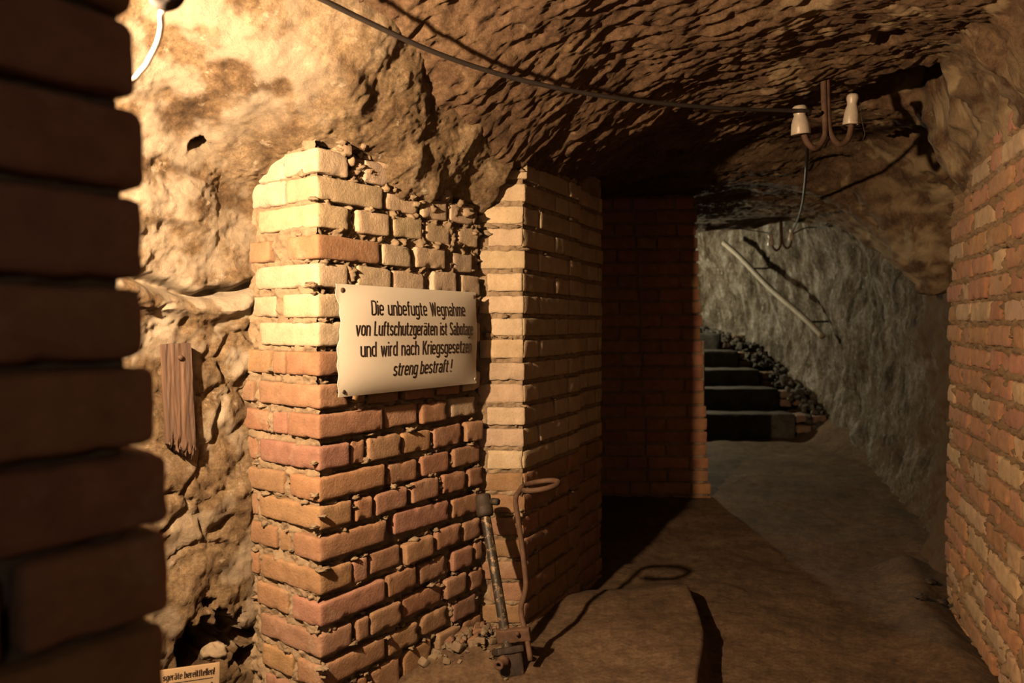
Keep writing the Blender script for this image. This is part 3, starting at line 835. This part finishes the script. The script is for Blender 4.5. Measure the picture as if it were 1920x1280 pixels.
for k in range(170):             # crumbled stone and brick along the foot of the rock beside the steps
    t = random.random()
    yy = 6.2 + 2.0 * t
    xx = np.interp(yy, [6.1, 6.6, 7.0, 7.5, 8.2], [2.70, 2.62, 2.52, 2.36, 2.0]) + random.uniform(-0.10, 0.10)
    zz = np.interp(yy, [6.1, 6.25, 6.6, 6.95, 7.3, 7.65, 8.2], [-0.02, 0.15, 0.36, 0.53, 0.70, 0.87, 0.90]) + random.uniform(-0.03, 0.03)
    h_ = random.uniform(0.008, 0.026)
    e1 = unit(np.random.RandomState(k).normal(size=3)); e2 = unit(np.cross(e1, [0.3, 0.2, 1])); e3 = np.cross(e1, e2)
    rbox(mb, np.array([xx, yy, zz]), [e1, e2, e3], (h_ * random.uniform(1, 2.2), h_ * 1.2, h_ * .8), h_ * 0.35, 0.02, (.5,) * 3, 0.004, 0.02, seed=k * 1.7)
for k in range(26):
    s = random.uniform(0.04, 0.09)
    lump(mb, np.array([random.uniform(0.9, 2.3), 8.18 + random.uniform(-.1, .1), 0.89 + random.uniform(0, .05)]), (s * 1.4, s, s * .7), (.5,) * 3, random.uniform(0, 60), .6, 6)
r_ = mb.build('rubble', M_STEP, root); r_['kind'] = 'stuff'

# ------------------------------------------------------------------ handrail
a_ = U(1357, 455, 7.55); b_ = U(1543, 632, 6.05)
root = empty('handrail', tuple(b_), 'pale wooden pole rail sloping down the rock wall beside the far steps', 'handrail')
mb = MB()
tube(mb, [a_ + (b_ - a_) * t + np.array([0, 0, 0.012 * math.sin(t * 9)]) for t in np.linspace(0, 1, 12)], 0.026, n=12)
mb.build('pole', M_POLE, root)
for t, dpx in ((0.31, 26), (0.86, 32)):
    q = a_ + (b_ - a_) * t
    mb = MB(); tube(mb, [q, q + np.array([0.06, 0.02, -0.004]), q + np.array([0.26, 0.08, 0.0])], 0.009, n=8)
    mb.build('bracket', M_IRON, root)

# ------------------------------------------------------------------ lettering: single-stroke narrow capitals and small letters
def arc(cx, cy, rx, ry, a0, a1, n=9):
    t = np.radians(np.linspace(a0, a1, n))
    return [(cx + rx * math.cos(x), cy + ry * math.sin(x)) for x in t]
XH, B0, CP, WD = 0.68, 0.05, 0.95, 0.32
R_ = WD / 2
bowl_o = arc(R_, XH - R_, R_, R_, 0, 180) + arc(R_, B0 + R_, R_, R_, 180, 360) + [(WD, XH - R_)]
arch = [(0, XH - R_ - .04)] + arc(R_, XH - R_, R_, R_, 165, 0) + [(WD, 0)]
GL = {
 'o': ([bowl_o], WD), 'n': ([[(0, 0), (0, XH + .04)], arch], WD), 'h': ([[(0, 0), (0, CP + .05)], arch], WD),
 'u': ([[(0, XH + .04), (0, B0 + R_)] + arc(R_, B0 + R_, R_, R_, 180, 345), [(WD, XH + .04), (WD, 0)]], WD),
 'm': ([[(0, 0), (0, XH + .04)], [(0, XH - .2)] + arc(.13, XH - .13, .13, .13, 165, 0) + [(.26, 0)], [(.26, XH - .2)] + arc(.39, XH - .13, .13, .13, 165, 0) + [(.52, 0)]], .52),
 'i': ([[(0, 0), (0, XH + .04)], [(0, .86), (0, .97)]], 0.0),
 'e': ([[(0.01, .37), (WD, .37), (WD, XH - R_)] + arc(R_, XH - R_, R_, R_, 10, 180) + arc(R_, B0 + R_, R_, R_, 180, 335)], WD),
 'a': ([arc(R_, XH - R_, R_, R_, 155, 0) + [(WD, 0)], [(WD, .40), (.15, .40)] + arc(.14, .225, .14, .175, 90, 270) + [(.18, .05), (WD, .13)]], WD),
 'b': ([[(0, 0), (0, CP + .05)], arc(R_, B0 + R_, R_, R_, 195, 360) + arc(R_, XH - R_, R_, R_, 0, 165)], WD),
 'd': ([[(WD, 0), (WD, CP + .05)], arc(R_, B0 + R_, R_, R_, 345, 180) + arc(R_, XH - R_, R_, R_, 180, 15)], WD),
 'g': ([[(WD, XH + .04), (WD, -.06)] + arc(R_, -.08, R_, .14, 0, -150), arc(R_, B0 + R_, R_, R_, 345, 180) + arc(R_, XH - R_, R_, R_, 180, 15)], WD),
 'c': ([arc(R_, XH - R_, R_, R_, 20, 180) + arc(R_, B0 + R_, R_, R_, 180, 340)], WD - .02),
 's': ([arc(.145, XH - .145, .145, .145, 25, 180) + [(.005, .47), (.06, .405), (.22, .33), (.285, .26)] + arc(.145, B0 + .145, .145, .145, 0, -160)], .29),
 'f': ([[(.07, 0), (.07, .80)] + arc(.19, .83, .12, .12, 180, 90) + [(.24, .95)], [(-.04, XH), (.22, XH)]], .20),
 't': ([[(.07, .92), (.07, .17)] + arc(.19, .17, .12, .12, 180, 270) + [(.24, .05)], [(-.04, XH), (.22, XH)]], .20),
 'r': ([[(0, 0), (0, XH + .04)], [(0, XH - .2)] + arc(.15, XH - .15, .15, .15, 165, 75)], .18),
 'v': ([[(0, XH + .04), (.17, 0), (.34, XH + .04)]], .34), 'w': ([[(0, XH + .04), (.13, 0), (.26, XH), (.39, 0), (.52, XH + .04)]], .52),
 'z': ([[(0.0, XH), (.28, XH), (0, B0), (.29, B0)]], .28),
 'D': ([[(0, B0), (0, CP), (.14, CP)] + arc(.18, CP - .18, .18, .18, 90, 0) + arc(.18, B0 + .18, .18, .18, 0, -90) + [(0, B0)]], .36),
 'W': ([[(0, 1), (.14, 0), (.28, .95), (.42, 0), (.56, 1)]], .56), 'L': ([[(0, 1), (0, B0), (.30, B0)]], .28),
 'K': ([[(0, 0), (0, 1)], [(.34, 1), (0.02, .40)], [(.13, .58), (.36, 0)]], .35),
 'S': ([arc(.17, CP - .17, .17, .17, 20, 180) + [(.01, .70), (.07, .60), (.28, .42), (.34, .30)] + arc(.17, B0 + .17, .17, .17, 0, -160)], .34),
 'l': ([[(0, 0), (0, 1)]], 0.0), 'k': ([[(0, 0), (0, 1)], [(.3, XH), (0.02, .3)], [(.1, .4), (.32, 0)]], .3),
 'J': ([[(.07, 0), (.07, .80)] + arc(.19, .83, .12, .12, 180, 90) + [(.24, .95)]], .12),    # long s
 '!': ([[(0, 1), (0, .30)], [(0, .11), (0, 0)]], 0.0)}
GL['A'] = (GL['a'][0] + [[(.07, .84), (.07, .93)], [(.25, .84), (.25, .93)]], WD)            # a with umlaut
def text_strokes(s, gap=0.17, space=0.36, slant=0.0):
    out, x = [], 0.0
    for ch in s:
        if ch == ' ': x += space; continue
        st, wd = GL[ch]
        for q in st: out.append([(x + a + slant * b, b) for a, b in q])
        x += wd + gap
    return out, x - gap
def densify(P, step):
    out = [np.array(P[0], float)]
    for a, b in zip(P[:-1], P[1:]):
        a, b = np.array(a, float), np.array(b, float)
        L_ = np.linalg.norm(b - a)
        if L_ < 1e-7: continue
        for k in range(1, max(1, int(math.ceil(L_ / step))) + 1): out.append(a + (b - a) * k / max(1, int(math.ceil(L_ / step))))
    return np.array(out)
def ribbons(mb, strokes, to3d, width, step, nib=None, c=(0.5,) * 3):
    """strokes in metres on the plate; to3d lays a (u, v) array on the plate, lifted slightly"""
    for s in strokes:
        P = densify(s, step)
        if len(P) < 2: continue
        T = np.gradient(P, axis=0); T /= np.maximum(np.linalg.norm(T, axis=1), 1e-9)[:, None]
        if nib is None: off = np.stack([-T[:, 1], T[:, 0]], axis=1) * width / 2
        else: off = np.tile(np.array(nib), (len(P), 1))
        a, b = P + off, P - off
        n = len(P)
        top = np.concatenate([to3d(a, 1.0), to3d(b, 1.0), to3d(a, 0.0), to3d(b, 0.0)])
        Q = []
        for i in range(n - 1):
            Q += [[i, i + 1, n + i + 1, n + i], [i, 2 * n + i, 2 * n + i + 1, i + 1], [n + i, n + i + 1, 3 * n + i + 1, 3 * n + i]]
        mb.add(top, Q, c=c)

# ------------------------------------------------------------------ enamel sign
SN = N1
SO = CORN + N1 * 0.026
plo = lambda px, py: onplane(px, py, SO, SN)
def suv(px, py):
    q = plo(px, py) - SO
    return np.array([q @ D1, q[2]])
TL, TR, BR, BL = suv(628, 533), suv(893, 548), suv(893, 718), suv(635, 745)
TL[1] += 0.002
SW = ((TR - TL)[0] + (BR - BL)[0]) / 2
def plate_uv(a, b):              # 0..1 across and up -> metres on the wall
    e = (1 - a)[:, None] * (1 - b)[:, None] * BL + a[:, None] * (1 - b)[:, None] * BR + (1 - a)[:, None] * b[:, None] * TL + a[:, None] * b[:, None] * TR
    return e
def dome(u, v):                  # pillow shape of the pressed sheet, with its bent left edge
    a = np.clip((u - BL[0]) / SW, 0, 1); b = np.clip((v - BL[1]) / (TL[1] - BL[1]), 0, 1)
    h = 0.017 * (1 - (2 * a - 1) ** 4) * (1 - (2 * b - 1) ** 4)
    h = h + 0.004 * np.sin(a * 5 + 1) * (b - 0.5) + 0.002 * np.sin(9 * b + 3 * a)
    return h
def sign3d(uv, lift):
    h = dome(uv[:, 0], uv[:, 1])
    return SO + np.outer(uv[:, 0], D1) + np.outer(uv[:, 1], EZ) + np.outer(h + 0.0001 + 0.0006 * lift, SN)
root = empty('enamel_sign', tuple(SO + D1 * (BL[0] + 0.28) + EZ * BL[1]), 'white domed enamel sign with black German lettering, screwed to the brick pier', 'sign')
na, nb = 150, 80
ga, gb = np.meshgrid(np.linspace(0, 1, na), np.linspace(0, 1, nb))
ga, gb = ga.ravel(), gb.ravel()
uv = plate_uv(ga, gb)
el = np.exp(-ga / 0.02)
uv[:, 0] += el * (0.013 * np.exp(-((gb - 0.62) / 0.16) ** 2) + 0.006 * np.exp(-((gb - 0.78) / 0.07) ** 2) + 0.002 * np.sin(gb * 40))
uv[:, 1] -= 0.0
h = dome(uv[:, 0], uv[:, 1])
fr = SO + np.outer(uv[:, 0], D1) + np.outer(uv[:, 1], EZ) + np.outer(h, SN)
bk = fr - SN * 0.0016
mb = MB()
Fq = gridfaces(nb, na)
mb.add(fr, Fq); mb.add(bk, Fq[:, ::-1])
rim = list(range(na)) + [i * na + na - 1 for i in range(1, nb)] + [(nb - 1) * na + i for i in range(na - 2, -1, -1)] + [i * na for i in range(nb - 2, 0, -1)]
rv = np.concatenate([fr[rim], bk[rim]]); m_ = len(rim)
mb.add(rv, [[i, m_ + i, m_ + (i + 1) % m_, (i + 1) % m_] for i in range(m_)])
mb.build('plate', M_ENAMEL, root)
mb = MB()
lines = [('Die unbefugte Wegnahme', (689.5, 590.9), (866, 592.6), 0.0395, 0.0), ('von LuftschutzgerAten ist Sabotage', (663.5, 629.3), (882, 627.6), 0.0385, 0.0),
         ('und wird nach Kriegsgesetzen', (672, 669.0), (879, 660.4), 0.0395, 0.0), ('streng bestraft !', (730, 704.2), (838, 696.2), 0.0375, 0.16)]
for s, p0, p1, cap, sl in lines:
    a = suv(*p0); b = suv(*p1)
    st, wd = text_strokes(s.replace('t !', 't!') if False else s, slant=sl, space=0.34 if '!' not in s else 0.26)
    d = b - a; kx = np.linalg.norm(d) / wd; d = d / np.linalg.norm(d); pv = np.array([-d[1], d[0]])
    S2 = [[tuple(a + d * (x * kx) + pv * (y * cap)) for x, y in q] for q in st]
    ribbons(mb, S2, sign3d, 0.0044, 0.006)
mb.build('lettering', M_INK, root)
for (a, b, mm, rr) in ((0.037, 0.945, M_RUST, 0.007), (0.032, 0.045, M_INK, 0.0055), (0.983, 0.95, M_RUST, 0.006), (0.985, 0.05, M_PORC, 0.004)):
    q = plate_uv(np.array([a]), np.array([b])); cen = sign3d(q, 0)[0]
    mb = MB(); lathe(mb, [(0.0, 0.0022), (rr * 0.7, 0.0018), (rr, 0.0006), (rr, -0.024)], cen, SN, (.5,) * 3, 14)
    mb.build('screw', mm, root)

# ------------------------------------------------------------------ small printed notice low down on the left
q0, q1 = U(272, 1260.6, 1.60), U(412, 1241, 1.66)
root = empty('paper_notice', tuple(q1 + np.array([-0.1, 0.02, -0.17])), 'small yellowed printed notice leaning at the foot of the rock wall', 'notice')
hu = unit(q1 - q0); Wn = np.linalg.norm(q1 - q0); hv_ = unit(np.cross(np.cross(hu, np.array([0.05, 0.12, 1.0])), hu)); hn = unit(np.cross(hu, hv_))
if hn[1] > 0: hn = -hn
def note3d(uv, lift): return q0 + np.outer(uv[:, 0], hu) + np.outer(uv[:, 1], hv_) + np.outer(0.0050 + 0.0004 * lift + 0 * uv[:, 0], hn)
mb = MB()
rbox(mb, q0 + hu * (Wn / 2) - hv_ * 0.095, [hu, hn, hv_], (Wn / 2, 0.0012, 0.095), 0.0006, 0.02, (.5,) * 3, 0.0003, 0)
mb.build('sheet', M_PAPER, root)
st, wd = text_strokes('sgerAte bereitJtellen!', gap=0.20, space=0.30)
kx = (Wn * 0.92 - Wn * 0.24) / wd
S2 = [[(Wn * 0.245 + x * kx, -0.0225 + y * 0.0145) for x, y in q] for q in st]
mb = MB(); ribbons(mb, S2, note3d, 0.0018, 0.002, nib=(0.0011, 0.0006))
ribbons(mb, [[(0.005, -0.030), (Wn * 0.91, -0.030)]], note3d, 0.0009, 0.02)
ribbons(mb, [[(Wn * .885, -0.041), (Wn * .905, -0.041)], [(Wn * .80, -0.047), (Wn * .815, -0.047)]], note3d, 0.004, 0.02)
mb.build('print', M_INK, root)

# ------------------------------------------------------------------ weathered board on the rock
root = empty('wooden_board', tuple(onplane(345, 850, A0 + N1 * 0.02, N1)), 'short weathered wooden board with a broken lower end fixed to the rock', 'board')
BO = A0 + N1 * 0.033
tl, tr, bl, br = onplane(309, 645, BO, N1), onplane(358, 643, BO, N1), onplane(321, 872, BO, N1), onplane(371, 878, BO, N1)
nu, nvv = 26, 70
ax = unit(tr - tl); an = unit(np.cross(ax, EZ));
if an[1] > 0: an = -an
gu, gv = np.meshgrid(np.linspace(0, 1, nu), np.linspace(0, 1, nvv))
gu, gv = gu.ravel(), gv.ravel()
bot = 0.815 + 0.17 * gu + 0.03 * np.sin(gu * 25) + 0.02 * np.sin(gu * 61 + 2)
bot = np.where(gu > 0.92, bot - 0.03, bot)
gv2 = gv * bot
fr = tl + np.outer(gu, tr - tl) + np.outer(gv2, bl - tl)
pp = fr * np.array([140, 140, 9.0])
fr = fr + np.outer(0.0035 * fbm(pp, 3) - 0.012 * sstep(0.86, 1.0, gv) * (0.4 + pn(fr * 90)), an)
bk = tl + np.outer(gu, tr - tl) + np.outer(gv2, bl - tl) - an * 0.024
mb = MB(); Fq = gridfaces(nvv, nu)
mb.add(fr, Fq); mb.add(bk, Fq[:, ::-1])
rim = list(range(nu)) + [i * nu + nu - 1 for i in range(1, nvv)] + [(nvv - 1) * nu + i for i in range(nu - 2, -1, -1)] + [i * nu for i in range(nvv - 2, 0, -1)]
m_ = len(rim)
mb.add(np.concatenate([fr[rim], bk[rim]]), [[i, m_ + i, m_ + (i + 1) % m_, (i + 1) % m_] for i in range(m_)])
mb.build('plank', M_WOOD, root)
mb = MB(); lathe(mb, [(0, 0.006), (0.006, 0.005), (0.0075, 0.001), (0.003, 0), (0.003, -0.05)], onplane(338, 670, BO, N1) + an * 0.001, an, (.5,) * 3, 12)
mb.build('nail', M_RUST, root)

# ------------------------------------------------------------------ iron ring, white flex and the hanging bulb (bulb itself is behind the front pillar)
rc = U(313, -9, 0.90)
mb = MB()
ph = np.linspace(0, 2 * math.pi, 40, endpoint=False)
tube(mb, [rc + np.array([0.0145 * math.cos(t), 0.004 * math.sin(t), 0.0135 * math.sin(t)]) for t in ph], 0.0078, n=14, spline=False, closed=True)
tube(mb, [rc + np.array([0, 0, 0.014]), rc + np.array([0.0, 0.06, 0.10]), rc + np.array([-0.02, 0.20, 0.40])], 0.006, n=10)
tag(mb.build('iron_ring', M_SHADED), 'rusty iron ring hanging at the top edge beside the dark pillar', 'ring')
root = empty('hanging_lamp', tuple(LAMP), 'white lamp flex hanging below the rusty ring, its bulb behind the pillar', 'lamp')
mb = MB()
tube(mb, [rc + np.array([0.0, 0.006, -0.010]), U(303, 24, 0.92), U(303, 48, 0.94), U(297, 76, 0.96), U(284, 104, 0.98), U(266, 132, 1.0), U(225, 165, 1.0), U(120, 150, 0.95), U(-60, 60, 0.85), LAMP + np.array([0.02, 0.01, 0.15]), LAMP + np.array([0, 0, 0.10])], 0.0034, n=10, m=70)
mb.build('flex', M_WCABLE, root)
mb = MB(); lathe(mb, [(0.004, 0.11), (0.016, 0.10), (0.018, 0.055), (0.016, 0.05), (0.0, 0.05)], LAMP, EZ, (.5,) * 3, 16)
mb.build('socket', M_IRON, root)
mb = MB(); lathe(mb, [(0.0, -0.034), (0.018, -0.029), (0.031, -0.010), (0.032, 0.005), (0.026, 0.028), (0.013, 0.050), (0.012, 0.058)], LAMP, EZ, (.5,) * 3, 20)
mb.build('bulb', M_GLASS, root)

# ------------------------------------------------------------------ iron bracket with two porcelain insulators under the ceiling, and its copy further on
def insulator(parent, cen, axis, r, L_):
    mb = MB()
    lathe(mb, [(0.0, L_), (r * .55, L_ * .985), (r * .72, L_ * .93), (r * .76, L_ * .84), (r * .66, L_ * .74), (r * .60, L_ * .64), (r * .74, L_ * .54), (r * .90, L_ * .36), (r, 0.02 * L_), (r * .96, -0.02 * L_), (r * .86, 0.0), (r * .74, L_ * .30), (r * .3, L_ * .45), (0, L_ * .46)], cen, axis, (.5,) * 3, 26)
    return mb.build('insulator', M_PORC, parent)
def bracket(top, sx, sy, label):
    """top: where the iron enters the rock"""
    root = empty('insulator_bracket', tuple(top), label, 'bracket', 'insulator brackets under the ceiling')
    q = lambda x, y, z_: top + np.array([x, y, z_])
    mb = MB()
    tube(mb, [q(-.006, 0, .03), q(-.003, 0, -.05), q(.001, 0, -.14), q(-.004, -.005, -.180), q(-.030, -.02, -.214), q(-.056, -.03, -.216), q(-.080, -.035, -.185), q(-.090, -.037, -.12)], 0.0098, n=12, m=70)
    tube(mb, [q(.008, 0.004, .03), q(.010, 0.004, -.05), q(.016, .004, -.14), q(.026, 0.004, -.172), q(.052, 0.01, -.196), q(.080, .015, -.186), q(.096, .02, -.150), q(.099, .022, -.09)], 0.0098, n=12, m=70)
    mb.build('double_hook', M_RUST, root)
    insulator(root, q(-.094, -.037, -.176), [-0.10, -0.10, 1], 0.031, 0.092)
    insulator(root, q(.097, .022, -.128), [0.02, -0.10, 1], 0.0255, 0.100)
    mb = MB()
    tube(mb, [q(.118, .0, -.06), q(.124, -.0, -.12), q(.134, 0, -.165), q(.128, 0, -.185)], 0.0012, n=6)
    mb.build('binding_wire', M_IRON, root)
    return root
T1 = U(1547, 157, 2.42)
bracket(T1, 1, 1, 'rusty double hook with two white insulators under the ceiling, near one at the cable end')
T2 = U(1464, 421, 6.1)
r2 = bracket(T2, 1, 1, 'small far bracket with two insulators, seen against the lit stair wall')

# ------------------------------------------------------------------ black cable: slung to the near bracket, on to the far one
insL = T1 + np.array([-.100, -.045, -.110])
mb = MB()
pt = [(250, -190, 1.18), (390, -110, 1.30), (520, -40, 1.42), (600, -3, 1.50), (700, 46, 1.60), (820, 100, 1.72), (940, 140, 1.84), (1060, 168, 1.95), (1180, 187, 2.06), (1300, 199, 2.17), (1400, 205, 2.27), (1480, 207, 2.34)]
P_ = [U(*q) for q in pt]
P_ += [insL + np.array([.0, -.027, .0]), insL + np.array([.026, -.010, 0.0]), insL + np.array([.028, .06, -.01])]
P_ += [U(1512, 250, 2.52), U(1513, 300, 2.85), U(1509, 350, 3.4), U(1504, 385, 4.1), U(1496, 412, 5.1), T2 + np.array([.10, -.0, -.06])]
tube(mb, P_, [0.0062] * 21, n=10, m=220)
tag(mb.build('cable', M_CABLE), 'black cable slung under the ceiling from the upper left to the insulators', 'cable')
mb = MB()
tube(mb, [T2 + np.array([-.10, 0, -.07]), T2 + np.array([-.35, 0.0, -.035]), U(1310, 424, 6.15)], 0.004, n=8)
tube(mb, [T2 + np.array([.10, 0, -.08]), T2 + np.array([.20, 0.0, -.03]), U(1530, 426, 6.1), U(1560, 424, 5.9)], 0.006, n=8)
tag(mb.build('wire', M_CABLE), 'thin dark wire running sideways from the far insulators along the ceiling lip', 'wire')

# ------------------------------------------------------------------ stirrup pump leaning at the second pier
B_ = U(950, 1240, 2.04)
root = empty('stirrup_pump', (float(B_[0]), float(B_[1]), -0.03), 'rusty stirrup pump with black barrel and looped handle leaning on the narrow pier', 'pump')
topc = U(913, 926, 2.235); lowc = U(952, 1215, 2.075)
axd = unit(topc - lowc)
mb = MB()
n_b = 60
c0 = lowc; c1 = U(910, 965, 2.215)
tube(mb, [c0 + (c1 - c0) * t for t in np.linspace(0, 1, 12)], 0.0152, n=20)
mb.build('barrel', M_PAINT, root)
mb = MB()
ln = np.linalg.norm(topc - c1)
lathe(mb, [(0.0, ln + .002), (0.021, ln), (0.0245, ln - .006), (0.0245, ln * .45), (0.0265, ln * .42), (0.0265, 0.004), (0.0235, -0.004), (0.010, -0.005)], c1, axd, (.5,) * 3, 24)
mb.build('cap', M_IRON, root)
mb = MB()
bx = U(928, 941, 2.21)
tube(mb, [bx + np.array([-.01, .01, 0]), bx + np.array([.010, -.006, 0.002])], 0.011, n=6, spline=False)
mb.build('cap_bolt', M_IRON, root)
mb = MB()                         # foot casting
e1 = unit([0.93, 0.30, -0.06]); e3 = unit(axd); e2 = unit(np.cross(e3, e1)); e1 = np.cross(e2, e3)
fc = U(955, 1244, 2.05)
rbox(mb, fc, [e1, e2, e3], (0.034, 0.028, 0.036), 0.006, 0.008, (.5,) * 3, 0.0015, .002)
rbox(mb, fc + e3 * 0.036, [e1, e2, e3], (0.040, 0.033, 0.009), 0.004, 0.008, (.5,) * 3, 0.0012, .002)
lathe(mb, [(0, 0.0), (0.026, 0.0), (0.028, -0.02), (0.025, -0.032), (0, -0.034)], fc - e3 * 0.034, e3, (.5,) * 3, 18)
mb.build('foot', M_IRON, root)
mb = MB()
nd = unit(np.array([-0.35, -0.93, 0.1]))
lathe(mb, [(0.006, 0.006), (0.0065, 0.030), (0.0125, 0.031), (0.0135, 0.026), (0.0135, 0.004), (0.017, 0.003), (0.017, -0.01)], U(942, 1241, 2.015), nd, (.5,) * 3, 20)
mb.build('outlet', M_RUST, root)
mb = MB()
tube(mb, [U(938, 1256, 2.05), U(910, 1257, 2.06), U(886, 1260, 2.07)], 0.0135, n=14)
mb.build('pipe_stub', M_RUST, root)
mb = MB()                         # stirrup rod and handle loop
hd = [(995, 1238, 2.045), (987, 1190, 2.075), (979, 1160, 2.10), (977, 1138, 2.11), (983, 1116, 2.12), (986, 1092, 2.13), (982, 1050, 2.15), (977, 1010, 2.17), (971, 970, 2.185), (967, 944, 2.195), (968, 929, 2.195)]
Ph = [U(*q) for q in hd]
loopc = U(1012, 910, 2.21)
lp = [loopc + np.array([0.058 * math.cos(t), 0.055 * math.sin(t), 0.010 * math.cos(t) - 0.004 * math.sin(t)]) for t in np.radians(np.linspace(190, 455, 16))]
lp = [loopc + np.array([0.058 * math.cos(t), 0.055 * math.sin(t), 0.010 * math.cos(t)]) for t in np.radians(np.linspace(165, -150, 20))]
tube(mb, Ph + [U(974, 921, 2.21)] + lp, 0.0082, n=12, m=150)
mb.build('stirrup_rod', M_RUST, root)
mb = MB()
ka, kb = U(940, 1192, 2.085), U(987, 1188, 2.072)
ke = unit(kb - ka); kn = unit(np.cross(ke, EZ)); kz = np.cross(kn, ke)
rbox(mb, (ka + kb) / 2 + kn * 0.0, [ke, kn if kn[1] > 0 else kn, kz], (np.linalg.norm(kb - ka) / 2 + 0.012, 0.012, 0.019), 0.004, 0.006, (.5,) * 3, 0.001, .002)
mb.build('clamp', M_RUST, root)
mb = MB(); lathe(mb, [(0, .006), (.006, .005), (.007, 0), (.007, -.01)], U(970, 1188, 2.06), [0.1, -1, 0.1], (.5,) * 3, 8)
mb.build('clamp_bolt', M_RUST, root)

# ------------------------------------------------------------------ rubble between the piers
mb = MB()
for k in range(190):
    q = np.random.RandomState(900 + k)
    x_, y_ = -0.13 + 0.075 * q.normal(), 2.19 + 0.06 * q.normal()
    h_ = 0.003 + 0.011 * q.rand() ** 2.5
    zz = float(floor_z(np.array([x_]), np.array([y_]))[0]) + 0.035 * math.exp(-((x_ + .1) / .1) ** 2 - ((y_ - 2.17) / .09) ** 2) * q.rand() + 0.004
    e1 = unit(q.normal(size=3)); e2 = unit(np.cross(e1, [0.3, 0.2, 1])); e3 = np.cross(e1, e2)
    rbox(mb, np.array([x_, y_, zz]), [e1, e2, e3], (h_ * 1.6, h_ * 1.2, h_), h_ * 0.4, 0.012, (MORT if q.rand() < .88 else RED) * (0.55 + 0.25 * q.rand()), 0.003, 0.02, seed=k * 1.3)
tag(mb.build('rubble', M_BRICK), 'crumbled mortar and brick rubble heaped on the floor behind the pump', 'rubble', None, 'stuff')

# ------------------------------------------------------------------ loose stones
def stone(px, py, Y, r, label, group=None, m=M_STONE, sq=0.8):
    mb = MB(); c_ = U(px, py, Y)
    lump(mb, c_, (r * 1.2, r, r * sq), (.5,) * 3, random.uniform(0, 60), 0.35, 12)
    return tag(mb.build('stone', m), label, 'stone', group)
stone(400, 1221, 1.72, 0.024, 'rounded brown stone in the dark hole above the paper notice')
for px, py, r in ((1735, 960, .018), (1742, 988, .022), (1745, 1092, .018), (1728, 1128, .016), (1768, 1129, .016)):
    d = ray(px, py); t = (-0.05 - 1.0) / d[2]
    c_ = CAM + d * t
    mb = MB(); lump(mb, np.array([c_[0], c_[1], float(floor_z(np.array([c_[0]]), np.array([c_[1]]))[0]) + 0.004]), (r * 1.3, r, r * .6), (.5,) * 3, random.uniform(0, 60), 0.5, 8)
    tag(mb.build('stone', M_IRON), 'small dark stone lying on the floor near the foot of the right brick wall', 'stone', 'dark stones by the right wall')
